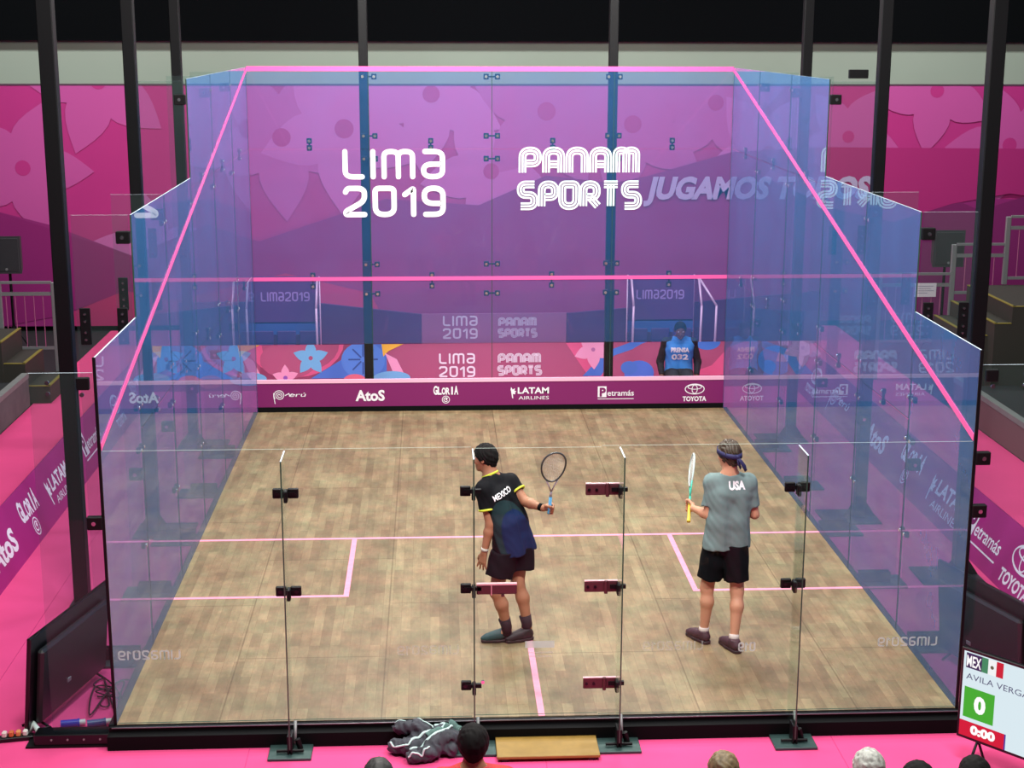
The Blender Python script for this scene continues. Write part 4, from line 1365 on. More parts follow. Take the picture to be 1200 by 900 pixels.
for cx, cy, R, a0 in ((122, 95, 1.35, 250), (30, 195, 1.25, 285), (175, 300, 1.15, 95), (-60, 90, 1.3, 240), (330, 160, 1.5, 200), (403, 150, 1.55, 268), (505, 110, 1.4, 262),
                      (575, 200, 1.3, 190), (640, 130, 1.5, 300), (742, 145, 1.45, 255), (840, 120, 1.3, 230), (905, 180, 1.3, 200), (1000, 160, 1.0, 130), (1104, 106, 1.15, 262), (1196, 170, 1.2, 110), (1290, 120, 1.3, 260)):
    flower(a, bxx(cx), bzz(cy), R, BANL if cx % 2 else BANL2, 1, bxB, 5, a0, .30, BAN, .11)
def hill(pts, m, k): a.cpoly([(bxx(p[0]), bzz(p[1])) for p in pts], m, k, bxB)
hill([(-400, 172), (-100, 215), (0, 246), (60, 262), (150, 298), (240, 262), (300, 282), (360, 262), (450, 232), (560, 240), (640, 205), (720, 214), (760, 206), (860, 178), (960, 172), (1020, 173), (1020, 230), (1400, 240), (1400, 520), (-400, 520)], mat('banner_hill', (150, 36, 116), .6), 3)
hill([(-400, 260), (-60, 236), (0, 246), (150, 298), (190, 330), (130, 345), (60, 370), (-100, 400), (-400, 400)], BAND, 4)
hill([(60, 372), (140, 340), (200, 352), (330, 320), (430, 345), (520, 520), (40, 520)], mat('banner_rose', (186, 40, 108), .6), 4.5)
hill([(1020, 215), (1060, 258), (1100, 246), (1135, 236), (1165, 248), (1230, 228), (1300, 238), (1400, 225), (1400, 520), (960, 520), (960, 172)], mat('banner_hill2', (128, 30, 100), .6), 4)
hill([(960, 172), (1400, 176), (1400, 236), (1300, 242), (1200, 228), (1130, 240), (1060, 262), (960, 240)], BANC, 4.2)
a.text('JUGAMOS TODOS', bxx(757), bzz(232), .37, mat('ink_banner', (196, 176, 214), .6), 6, width=4.1, shear=.22, bold=.05)
mb.build('printed_banner', None, (0, 17.05, ZG), label='huge magenta banner with pale flowers and slanted white slogan along far wall', cat='banner')

# ------------------------------------------------------------------ stands, stairs, railings, speakers
TIER = mat('tier_grey', (92, 94, 92), .8, noise=.12, nscale=6); TIERL = mat('tier_edge', (126, 128, 124), .6, noise=.08, nscale=9); TDK = mat('tier_dark', (34, 35, 37), .8)
NOSE = mat('nosing_yellow', (128, 116, 44), .7); TRD = mat('tread_dark', (52, 50, 42), .75)
def stand(s, label):
    r = empty('grandstand', (s * 7.5, 5, ZG), label=label, cat='grandstand')
    X = 6.56
    y0, y1 = -4.0, (10.85 if s < 0 else 10.05)
    def bxs(xa, xb, ya, yb, za, zb, m, nm):
        mb = MB(); mb.box((s * (xa + xb) / 2, (ya + yb) / 2, (za + zb) / 2), (abs(xb - xa), yb - ya, zb - za), m); return mb.build(nm, r)
    bxs(X, X + .06, y0, y1, ZG, .26, TIER if s < 0 else mat('tier_red', (118, 84, 88), .9), 'kick_board')
    bxs(X - .01, X + .09, y0, y1 + .01, .26, .33, TIERL, 'front_rail')
    bxs(X + .06, X + .9, y0, y1 - .02, ZG, .20, TDK, 'lower_tread')
    bxs(X + .9, X + .98, y0, y1 - .8, .62, .84, TIERL, 'bench_rail')
    bxs(X + .98, X + 2.6, y0, y1 - .85, ZG, .60, TDK, 'upper_tread')
    return r
stand(-1, 'dark tiered stand with grey front rail beyond the left sponsor board')
stand(1, 'dark tiered stand with grey rails beyond the right sponsor board')
def stairs(s, steps, label):
    r = empty('staircase', (s * 7.2, 11, ZG), label=label, cat='stairs')
    for (x0, x1, y0, y1, z) in steps:
        mb = MB(); mb.box((s * (x0 + x1) / 2, (y0 + y1) / 2, (z + ZG) / 2), (x1 - x0, y1 - y0, z - ZG), TRD); st = mb.build('step', r)
        mb = MB(); mb.box((s * (x0 + .02), (y0 + y1) / 2, z + .004), (.05, y1 - y0, .01), NOSE); mb.box((s * (x0 + x1) / 2, y0 + .02, z + .004), (x1 - x0, .05, .01), NOSE); mb.build('nosing', st)
    return r
stairs(-1, [(6.30, 6.62, 11.0, 12.0, .10), (6.62, 6.92, 10.95, 12.0, .44), (6.92, 7.3, 10.9, 12.0, .76), (7.3, 8.6, 10.9, 12.0, 1.02)], 'dark stairs with yellow edges left of the court')
stairs(1, [(6.85, 7.10, 10.35, 12.0, .86), (7.10, 7.34, 10.1, 12.0, 1.08), (7.34, 9.2, 10.1, 12.0, 1.32)], 'dark stairs with yellow edges right of the court')
def railing(posts, bars, label, x_label=None):
    """posts: (x, z0, z1); bars: (x0, x1, ztop, zbot)"""
    y = 12.05
    r = empty('railing', (posts[0][0], y, posts[0][1]), label=label, cat='railing')
    for x, z0, z1 in posts:
        mb = MB(); mb.box((x, y, (z0 + z1) / 2), (.075, .05, z1 - z0), GREY, bev=.006); mb.build('post', r)
    for x0, x1, zt, zb in bars:
        mb = MB(); mb.box(((x0 + x1) / 2, y, zt), (abs(x1 - x0), .045, .035), GREY); mb.build('top_rail', r)
        mb = MB(); mb.box(((x0 + x1) / 2, y, zt - .17), (abs(x1 - x0), .04, .05), GREY); mb.build('mid_rail', r)
        mb = MB(); mb.box(((x0 + x1) / 2, y, zb), (abs(x1 - x0), .04, .04), GREY); mb.build('bottom_rail', r)
        n = int(abs(x1 - x0) / .13)
        for i in range(1, n):
            x = x0 + (x1 - x0) * i / n
            mb = MB(); mb.cyl((x, y, zb), (x, y, zt - .17), .008, mat('baluster', (190, 110, 150), .5, .3), n=6, caps=False); mb.build('baluster', r)
    return r
railing([(-6.42, ZG, 1.44), (-7.22, ZG, 1.44), (-8.2, ZG, 1.44)], [(-8.2, -6.45, 1.44, .45)], 'grey metal railing beside the left stairs')
railing([(6.0, ZG, 1.49), (7.12, ZG, 1.94)], [(5.98, 7.09, 1.49, .45)], 'grey metal railing carrying the small paper notice')
railing([(7.93, 1.32, 2.36)], [(7.16, 7.90, 1.94, 1.2)], 'short grey railing in the middle of the right-hand row')
railing([(9.1, 1.32, 2.36)], [(7.97, 9.1, 2.36, 1.42)], 'highest grey railing at the top of the right-hand stairs')
mb = MB(); mb.box((6.70, 12.0, 1.25), (.33, .006, .21), mat('paper', (225, 225, 230), .7))
a = Art(mb, (6.54, 11.9965, 1.15), (1, 0, 0), (0, 0, 1), .0008)
for i, w in enumerate((.24, .2, .25, .15)): a.rect(.04, .155 - i * .035, .04 + w, .162 - i * .035, mat('ink_greyblue', (120, 125, 150), .6))
mb.build('paper_notice', None, (6.70, 12.0, 1.15), label='small white paper notice taped to the grey railing', cat='notice')

def speaker(x, y, z0, z1, w, label, label2):
    r = empty('loudspeaker', (x, y, z0), label=label, cat='speaker')
    mb = MB(); h = z1 - z0; P_ = []
    prof = [(-w * .36, .16), (w * .36, .16), (w * .5, -.16), (-w * .5, -.16)]
    vs = [(x + p[0], y + p[1], z0 + (.05 if p[1] > 0 else 0)) for p in prof] + [(x + p[0], y + p[1], z1 - (.0 if p[1] < 0 else .04)) for p in prof]
    SB = mat('speaker_body', (58, 58, 62), .7, bump=.3, bscale=80)
    mb.add(vs, [(0, 1, 2, 3)[::-1], (4, 5, 6, 7)[::-1][::-1], (0, 4, 5, 1), (1, 5, 6, 2), (2, 6, 7, 3), (3, 7, 4, 0)], SB); mb.build('cabinet', r)
    mb = MB(); mb.box((x, y - .163, z0 + h * .5), (w * .86, .012, h * .88), mat('speaker_grille', (44, 44, 48), .6, bump=.6, bscale=300), bev=.005); mb.build('grille', r)
    mb = MB(); mb.cyl((x, y - .17, z0 + h * .12), (x, y - .18, z0 + h * .12), .02, GREY, n=10); mb.build('badge', r)
    t = empty('speaker_stand', (x, y, ZG), label=label2, cat='stand')
    mb = MB(); mb.cyl((x, y, ZG + .35), (x, y, z0), .022, BLK, n=10); mb.build('pole', t)
    for k in range(3):
        an = k * 2 * PI / 3 + .5
        mb = MB(); mb.tube([(x, y, ZG + .75), (x + .42 * math.cos(an), y + .42 * math.sin(an), ZG + .012)], .014, BLK, 6); mb.tube([(x, y, ZG + .4), (x + .26 * math.cos(an), y + .26 * math.sin(an), ZG + .29)], .009, BLK, 6); mb.build('leg', t)
speaker(-7.35, 13.2, 1.42, 2.0, .45, 'dark loudspeaker raised above the left-hand railing', 'black tripod stand under the left-hand loudspeaker')
speaker(7.38, 13.2, 1.44, 2.03, .50, 'dark loudspeaker raised above the right-hand railing', 'black tripod stand behind the railing with the paper notice')

# ------------------------------------------------------------------ televisions
def tv(a, b, zb, H, facing, label, screen=None, lean=0.0):
    """a->b bottom edge ends (x, y); facing = +1 if screen normal is (d x up)"""
    a = V((a[0], a[1], 0)); b = V((b[0], b[1], 0)); d = (b - a).normalized(); W = (b - a).length
    n = V((d.y, -d.x, 0)) * facing
    upv = (V((0, 0, 1)) - n * lean).normalized(); n2 = (n + V((0, 0, 1)) * lean).normalized()
    mid = (a + b) / 2
    r = empty('television', (mid.x, mid.y, ZG), label=label, cat='television')
    R = Matrix((d, upv.cross(d) if False else n2.cross(V((0, 0, 0))) if False else n2, upv)).transposed()
    c = V((mid.x, mid.y, zb)) + upv * H / 2
    mb = MB(); mb.box(c - n2 * .012, (W, .035, H), BLK_SH, rot=R, bev=.006)
    mb.build('casing', r)
    mb = MB(); mb.box(c - n2 * .055 - upv * H * .06, (W * .86, .06, H * .80), mat('tv_back', (30, 33, 34), .42), rot=R, bev=.02)
    mb.box(c - n2 * .088 - d * .12 - upv * .16, (.05, .01, .03), mat('tv_badge', (200, 205, 205), .3, .6), rot=R) if facing < 9 and screen is None else None
    mb.build('back_shell', r)
    o = c - d * (W / 2 - .022) * (1) - upv * (H / 2 - .024) + n2 * .0065
    sw, sh = W - .044, H - .046
    mb = MB()
    uu = d if uu_ok(d, upv, n2) else -d
    oo = o if uu is d or uu == d else c + d * (W / 2 - .012) - upv * (H / 2 - .02) + n2 * .0065
    art = Art(mb, oo, uu, upv, .0008)
    if screen: screen(art, sw, sh)
    else: art.rect(0, 0, sw, sh, mat('screen_off', (14, 15, 18), .12), 0)
    mb.build('screen', r)
    for k in (-1, 1):
        f = V((mid.x, mid.y, 0)) + d * k * W * .36
        t = V((f.x, f.y, zb + .02)) - n * .01
        mb = MB(); mb.tube([t, V((f.x + n.x * .12, f.y + n.y * .12, ZG + .008))], .010, BLK, 6); mb.tube([t, V((f.x - n.x * .12, f.y - n.y * .12, ZG + .008))], .010, BLK, 6); mb.build('foot', r)
    return r
def uu_ok(d, up, n): return d.cross(up).dot(n) > 0
def scr(a, w, h):
    E = lambda nm, c, s=1.0: mat(nm, (8, 8, 8), .3, emit=c, estr=s)
    a.rect(0, 0, w, h, E('scr_white', (214, 238, 244), .95), 0)
    a.rect(0, 0, .36, .12, E('scr_red', (214, 22, 48), .9), 1); a.rect(.36, 0, .372, .12, E('scr_blue', (40, 60, 160), .9), 1)
    a.text('0:00', .09, .035, .062, E('scr_ink', (255, 255, 255), 1.0), 2, bold=.06, width=.20)
    a.rect(.022, .15, .265, .385, E('scr_green', (22, 178, 38), .9), 1); a.text('0', .105, .21, .12, E('scr_ink', (255, 255, 255)), 2, bold=.05)
    a.rect(.02, .53, .15, .645, E('scr_navy', (18, 40, 84), .9), 1); a.text('MEX', .025, .545, .082, E('scr_ink', (255, 255, 255)), 2, bold=.02, width=.115)
    a.rect(.145, .53, .195, .645, E('scr_flagg', (24, 140, 96), .9), 1.2); a.rect(.195, .53, .26, .645, E('scr_paper', (240, 246, 246), .95), 1.2); a.rect(.26, .53, .315, .645, E('scr_flagr', (206, 30, 44), .9), 1.2)
    a.disc(.227, .588, .014, E('scr_brown', (96, 100, 70), .8), 2, 12)
    a.text('AVILA VERGARA', .028, .445, .046, E('scr_text', (58, 84, 120), .8), 1, width=.60)
    a.rect(.62, .15, .86, .385, E('scr_green', (22, 178, 38)), 1); a.text('0', .70, .21, .12, MATS['scr_ink'], 2, bold=.05)
    a.rect(.62, .53, .75, .645, MATS['scr_navy'], 1); a.text('USA', .627, .545, .082, MATS['scr_ink'], 2, bold=.05, width=.115)
th = math.radians(50)
tv((3.02, -.55), (3.02 + 1.22 * math.cos(th), -.55 - 1.22 * math.sin(th)), .04, .70, 1, 'lit scoreboard screen on the pink carpet, showing 0 and 0:00', scr)
tv((-3.92, .12), (-3.60, 1.38), -.10, .76, -1, 'black television seen from behind, beside the cables left of the court', None, .10)
tv((3.58, 1.45), (3.95, .28), -.10, .81, -1, 'black television seen from behind, directly behind the lit scoreboard', None, .10)
# ------------------------------------------------------------------ small things near the back wall
# door step
r = empty('door_step', (0.02, -.27, ZG), label='flat brown wooden step on the carpet in front of the glass door', cat='step')
mb = MB(); mb.box((0.02, -.275, ZG + .035), (.76, .36, .022), mat('step_wood', (150, 118, 52), .55, noise=.1, nscale=14), bev=.003); mb.build('board', r)
for x in (-.3, .34): mb = MB(); mb.box((x, -.275, ZG + .012), (.05, .34, .024), mat('step_batten', (52, 38, 22), .7)); mb.build('batten', r)

# jacket heap
def cloth_heap():
    c = V((-.87, -.31, ZG))
    lo, hi = c + V((-.42, -.30, -.01)), c + V((.45, .34, .36))
    vol = Vol(lo, hi, .008)
    A = lambda x, y, z: tuple(c + V((x * .86, y * .9, z * .9)))
    for pts, rs in (([(-.25, .17, .17), (-.10, .15, .19), (.02, .12, .16)], [.055, .06, .05]),
                    ([(-.28, .04, .07), (-.16, .0, .08), (-.05, .03, .09)], [.062, .07, .06]),
                    ([(-.12, -.13, .06), (.02, -.10, .07), (.10, -.02, .08)], [.062, .065, .06]),
                    ([(.02, -.04, .10), (.14, .02, .13), (.27, .10, .12)], [.06, .075, .06]),
                    ([(.06, .14, .14), (.20, .15, .15), (.30, .06, .10)], [.05, .055, .05]),
                    ([(-.1, .08, .10), (.08, .06, .11), (.2, -.03, .06)], [.07, .08, .06]),
                    ([(-.16, .08, .04), (.2, .06, .04)], [.08, .08])):
        vol.chain([A(*p) for p in pts], [q * .86 for q in rs], .006)
    vol.ripple(.009, 70, .4); vol.ripple(.006, 120, 2.0)
    vol.cut(A(0, 0, .004), (0, 0, -1))
    o, vs, fs = smooth_obj('jacket', vol, [mat('jacket_grey', (62, 64, 72), .8, noise=.4, nscale=9)], None, (c.x, c.y, ZG), it=1, label='crumpled grey tracksuit jacket with pale piping heaped against the plinth', cat='clothing')
    bv = BVHTree.FromPolygons([tuple(x) for x in vs], [tuple(int(i) for i in f) for f in fs])
    PIP = mat('jacket_piping', (196, 222, 218), .7); PAN = mat('jacket_panel', (86, 118, 112), .8)
    def drape(path, r_, m, nm, n=48):
        P = []
        for i in range(n):
            t = i / (n - 1) * (len(path) - 1); k = min(int(t), len(path) - 2); f = t - k
            x = path[k][0] * (1 - f) + path[k + 1][0] * f; y = path[k][1] * (1 - f) + path[k + 1][1] * f
            h = bv.ray_cast(V(A(x, y, .5)), V((0, 0, -1)), 1)
            if h[0] is not None: P.append(h[0] + V((0, 0, .004)))
        for _ in range(4): P = [P[0]] + [(P[i - 1] + P[i] * 2 + P[i + 1]) / 4 + V((0, 0, .0006)) for i in range(1, len(P) - 1)] + [P[-1]]
        if len(P) > 2:
            mb = MB(); mb.tube(P, r_, m, 6, flat=.6); mb.build(nm, o)
    drape([(-.28, .2), (-.12, .21), (.0, .16), (.05, .10)], .009, PIP, 'piping'); drape([(-.14, -.02), (-.02, .05), (.10, .10), (.16, .14)], .011, PIP, 'piping')
    drape([(-.15, -.10), (-.02, -.04), (.14, .06), (.22, .14), (.32, .08), (.34, .0)], .011, PIP, 'piping'); drape([(.06, .17), (.18, .2), (.28, .16), (.34, .06)], .010, PIP, 'piping')
    drape([(-.32, .02), (-.27, -.05), (-.16, -.06), (-.12, -.0)], .008, PIP, 'piping'); drape([(-.18, -.17), (-.05, -.17), (.02, -.12)], .008, PIP, 'piping')
    drape([(.0, .02), (.1, .07), (.18, .13)], .024, PAN, 'panel'); drape([(.2, .16), (.28, .1)], .03, PAN, 'panel')
cloth_heap()

# cables, plugs and cable box left of the court
CB = mat('cable_black', (24, 14, 20), .5)
random.seed(3)
def cable(n, x0, x1, y0, y1, label, r_=.007):
    P = []
    for i in range(n):
        P.append(V((random.uniform(x0, x1), random.uniform(y0, y1), ZG + .012 + random.uniform(0, .02))))
    Q = []
    for i in range(len(P)):
        p0, p1, p2, p3 = P[i - 1], P[i], P[(i + 1) % n], P[(i + 2) % n]
        if i >= n - 1: break
        for j in range(6):
            t = j / 6
            Q.append(0.5 * ((2 * p1) + (-p0 + p2) * t + (2 * p0 - 5 * p1 + 4 * p2 - p3) * t * t + (-p0 + 3 * p1 - 3 * p2 + p3) * t ** 3))
    for q in Q: q.z = max(q.z, ZG + .012)
    mb = MB(); mb.tube(Q, r_, CB, 6); return mb.build('cable', None, (P[0].x, P[0].y, ZG), label=label, cat='cable')
cable(18, -3.60, -3.27, .42, 1.15, 'tangled black cable between the left television and the glass')
cable(9, -3.56, -3.27, 1.3, 1.9, 'loose black cable at the far end of the left television', .006)
cable(6, -4.1, -3.75, .1, .4, 'thin dark cable trailing past the orange plugs', .005)
r = empty('cable_box', (-3.5, .02, ZG), label='long black cable box extending the plinth to the left', cat='cable box')
mb = MB(); mb.box((-3.50, .02, ZG + .055), (.62, .14, .09), BLK_SH, bev=.006); mb.build('body', r)
for i in range(4): mb = MB(); mb.cyl((-3.68 + i * .12, -.049, ZG + .06), (-3.68 + i * .12, -.055, ZG + .06), .008, GREY, n=8); mb.build('screw', r)
mb = MB(); mb.box((-3.53, .02, ZG + .008), (.68, .17, .014), BLK); mb.build('base', r)
def plug(x, y, col, label, L=.13, ang=.2, z=.03, tipc=(215, 215, 215), r_=.028):
    d = V((math.cos(ang), math.sin(ang), 0)); c = V((x, y, ZG + z))
    r = empty('power_plug', tuple(c), label=label, cat='plug')
    mb = MB(); mb.cyl(c - d * L / 2, c + d * L * .2, r_, mat('plug_%d_%d' % (col[0], col[2]), col, .4), n=12); mb.cyl(c + d * L * .2, c + d * L * .28, r_ * 1.15, mat('plug_%d_%d' % (col[0], col[2]), col, .4), n=12); mb.build('body', r)
    mb = MB(); mb.cyl(c + d * L * .28, c + d * L * .52, r_ * .8, mat('plug_t%d' % tipc[0], tipc, .4), n=12); mb.build('tip', r)
plug(-3.60, .30, (40, 66, 190), 'bright blue power plug lying left of the other blue one', .18, .15, .032)
plug(-3.40, .30, (38, 72, 130), 'dull blue power plug with white tip beside the glass', .18, .25, .032, (228, 228, 220))
r = empty('power_strip', (-3.99, .10, ZG), label='small black power strip with white and orange plugs at far left', cat='power strip')
mb = MB(); mb.box((-3.98, .09, ZG + .018), (.26, .07, .034), BLK_SH, rot=Matrix.Rotation(.18, 3, 'Z'), bev=.005); mb.build('body', r)
for i, (c, x) in enumerate((((225, 215, 205), -4.06), ((214, 110, 60), -4.01), ((224, 150, 90), -3.96), ((230, 225, 215), -3.91))):
    mb = MB(); mb.box((x, .09 + (x + 3.98) * .18, ZG + .055), (.036, .045, .045), mat('socket_%d' % c[2], c, .5), bev=.008); mb.build('plug', r)
mb = MB()
mb.tube([(-3.90, .14, ZG + .03), (-3.86, .18, ZG + .08), (-3.82, .13, ZG + .05), (-3.80, .08, ZG + .02)], .017, mat('bag_white', (206, 222, 214), .4), 8, rs=[.02, .03, .024, .014]); mb.build('cable_bundle', None, (-3.86, .12, ZG), label='short crumpled white cable bundle between power strip and cable box', cat='cable')

# ------------------------------------------------------------------ people
SK1 = mat('skin_tan', (176, 122, 92), .55); SK2 = mat('skin_fair', (206, 148, 118), .55); SK3 = mat('skin_brown', (112, 72, 56), .55)
HB = mat('hair_black', (20, 18, 18), .8, 0, .2, noise=.3, nscale=60); HBR = mat('hair_brown', (62, 48, 34), .55, noise=.3, nscale=60)
SHN = mat('shorts_black', (7, 9, 14), .85, 0, .15)
SOLE = mat('sole_dark', (48, 34, 34), .6)
def N_(v): return V(v).normalized()

# ---- player in the black shirt
def player_black():
    fwd = N_((-.80, .60, 0)); lat = V((-fwd.y, fwd.x, 0)) * -1      # lat points to his right-hand side
    lat = N_((.60, .80, 0))
    J = dict(lat=tuple(N_((.55, .70, .08))), pelvis=(-.14, 1.60, .88), waist=(-.17, 1.61, 1.02), chest=(-.25, 1.67, 1.24), neck=(-.325, 1.71, 1.415),
             shR=(-.155, 1.76, 1.335), elR=(-.03, 1.66, 1.19), wrR=(.115, 1.55, 1.165),
             shL=(-.385, 1.58, 1.325), elL=(-.335, 1.52, 1.04), wrL=(-.385, 1.50, .80),
             hipR=(-.07, 1.66, .86), knR=(-.10, 1.56, .50), anR=(-.015, 1.52, .11),
             hipL=(-.20, 1.53, .86), knL=(-.29, 1.44, .47), anL=(-.19, 1.48, .11), fwd=tuple(fwd))
    vol = body_vol(J)
    c = V((-.37, 1.74, 1.555)); f = N_((-.88, .42, -.16)); up = N_((-.12, .1, 1))
    P, M, rr = head_vol(vol, c, f, up, J['neck'], 1.0)
    G = V((.165, 1.53, 1.165)); ax = N_((.03, -.44, .9))
    grip_hand(vol, J['wrR'], G, ax, (.2, -.9, 0), thumb_up=1)
    open_hand(vol, J['wrL'], (-.20, .05, -1), (.5, .6, 0), (-.7, .5, 0), curl=.22, spread=.34)
    vol.cone(J['anR'], (-.11, 1.49, .045), .034, .024, .02); vol.cone(J['anL'], (-.29, 1.47, .045), .034, .024, .02)
    o, vs, fs = smooth_obj('person', vol, [SK1], None, (-.12, 1.5, 0), it=2,
                           label='player in black shirt with yellow trim, leaning left with racket held out', cat='person')
    eyes(o, P, rr, f, up)
    smooth_obj('hair', hair_vol(c, f, up, thick=.012, cutn=(0, .8, -.62), cutp=(0, .050, .03), low=-.055), [HB], o)
    # shirt
    lo, hi = V((-.62, 1.30, .70)), V((.22, 2.0, 1.60)); vol = Vol(lo, hi, .007)
    la = N_(J['lat']); pel, wai, che, nk = V(J['pelvis']), V(J['waist']), V(J['chest']), V(J['neck'])
    for s in (-1, 1):
        vol.cone(pel + la * .085 * s + V((.02, 0, -.12)), wai + la * .068 * s, .136, .114, .04)
        vol.cone(wai + la * .065 * s, che + la * .080 * s, .110, .118, .04)
    vol.cone(che, nk - V((0, 0, .02)), .10, .066, .05)
    for sd in ('L', 'R'):
        sh = V(J['sh' + sd]); vol.cone(che, sh, .092, .068, .04); vol.cone(nk - (nk - che) * .22, sh, .066, .066, .04)
    vol.cut((0, 0, .775), (0, 0, -1))
    for sd, L in (('L', .60), ('R', .50)):
        sh, el = V(J['sh' + sd]), V(J['el' + sd]); e = lerp(sh, el, L)
        vol.cone(lerp(sh, el, -.05), e, .067, .070, .025, flat=True)
    vol.cut(nk + (nk - che).normalized() * .012, nk - che)
    vol.ripple(.0045, 34, .7); vol.ripple(.0022, 80, 1.9)
    BT = mat('shirt_black', (12, 13, 18), .8, 0, .2); TE = mat('shirt_teal', (30, 52, 56), .8, 0, .2); NV = mat('shirt_navy', (9, 34, 76), .75, 0, .25)
    def pick(cn):
        z = cn[:, 2]; x = cn[:, 0] + (z - 1.0) * .33
        m = np.zeros(len(cn), int)
        band = 1.19 + .0 * x
        cx = -.155; q = ((x - cx) / .165) ** 2 + ((z - .92) / .33) ** 2
        low = q < 1
        m[low] = 2; m[low & (((x - (cx + .045)) / .15) ** 2 + ((z - .86) / .30) ** 2 > 1)] = 1
        m[(z < .90) & (m == 0) & (x > -.2)] = 2
        return m
    s, sv, sf = smooth_obj('shirt', vol, [BT, TE, NV], o, pick=pick, it=2)
    # yellow collar and sleeve bands
    YL = mat('trim_yellow', (214, 226, 62), .6)
    def ring(name, c, n, r_, t, par, m, sq=1.0, arcdeg=360):
        n = N_(n); u = n.orthogonal().normalized(); w = n.cross(u)
        mb = MB(); mb.tube([V(c) + u * r_ * math.cos(2 * PI * i / 28) + w * r_ * sq * math.sin(2 * PI * i / 28) for i in range(28)], t, m, 8, closed=True); mb.build(name, par)
    ring('collar', nk + (nk - che).normalized() * .008, nk - che, .064, .012, s, YL)
    for sd, L in (('L', .60), ('R', .50)):
        sh, el = V(J['sh' + sd]), V(J['el' + sd]); e = lerp(sh, el, L - .03); ring('sleeve_band', e, el - sh, .0695, .010, s, YL)
    n_ = N_((.35, -1.0, .25)); u_ = N_((1.0, .35, .42)); v_ = n_.cross(u_)
    drape_text('back_print', s, sv, sf, 'MEXICO', (-.225, 1.55, 1.275), u_, v_, .048, INKW, width=.19, bold=.02)
    # shorts
    vol = Vol(V((-.50, 1.22, .45)), V((.22, 1.92, 1.0)), .007)
    for sd in ('L', 'R'):
        hp, kn = V(J['hip' + sd]), V(J['kn' + sd]); e = lerp(hp, kn, .70) + V((.02 if sd == 'R' else 0, 0, 0))
        vol.cone(hp + V((0, 0, .02)), e, .112, .118, .03, flat=True)
    vol.cone(V(J['hipL']) + V((0, 0, .05)), V(J['hipR']) + V((0, 0, .05)), .115, .115, .04)
    vol.cut((0, 0, .81), (0, 0, 1)); vol.ripple(.005, 38, 2.3)
    sh_, _, _ = smooth_obj('shorts', vol, [SHN], o)
    for sd, hl, to in (('L', (-.155, 1.50, 0), (-.415, 1.47, 0)), ('R', (.025, 1.53, 0), (-.205, 1.44, 0))):
        an = V(J['an' + sd]); mb = MB(); kd = (V(J['kn' + sd]) - an).normalized(); mb.tube([an + kd * .11, an + kd * .03, an - V((.01, 0, .04))], .04, mat('sock_dark', (40, 20, 28), .8), 14, rs=[.053, .046, .047]); mb.build('sock', o)
        q = shoe(o, hl, to, mat('shoe_teal' if sd == 'L' else 'shoe_black', (38, 70, 72) if sd == 'L' else (34, 26, 28), .6), SOLE, mat('lace', (110, 130, 130), .6))
        if sd == 'L': q['label'] = 'teal-toed dark shoe'
    mb = MB(); w = V(J['wrL']); mb.tube([w + V((.006, 0, .035)), w + V((0, 0, .01))], .032, mat('wristband', (205, 200, 190), .8), 14); mb.build('wristband', o)
    mb = MB(); w = V(J['wrR']); e = V(J['elR']); d = (w - e).normalized(); mb.tube([w - d * .045, w - d * .012], .032, BLK_M, 14); mb.build('wristband', o)
    racket('squash_racket', G, ax, (.2, -.9, -.4), mat('rk_frame', (66, 72, 74), .3), mat('rk_blue', (96, 178, 226), .6), mat('rk_silver', (196, 196, 204), .3, .4),
           'silver and blue squash racket held out by the player in black', handoff=.05)
player_black()

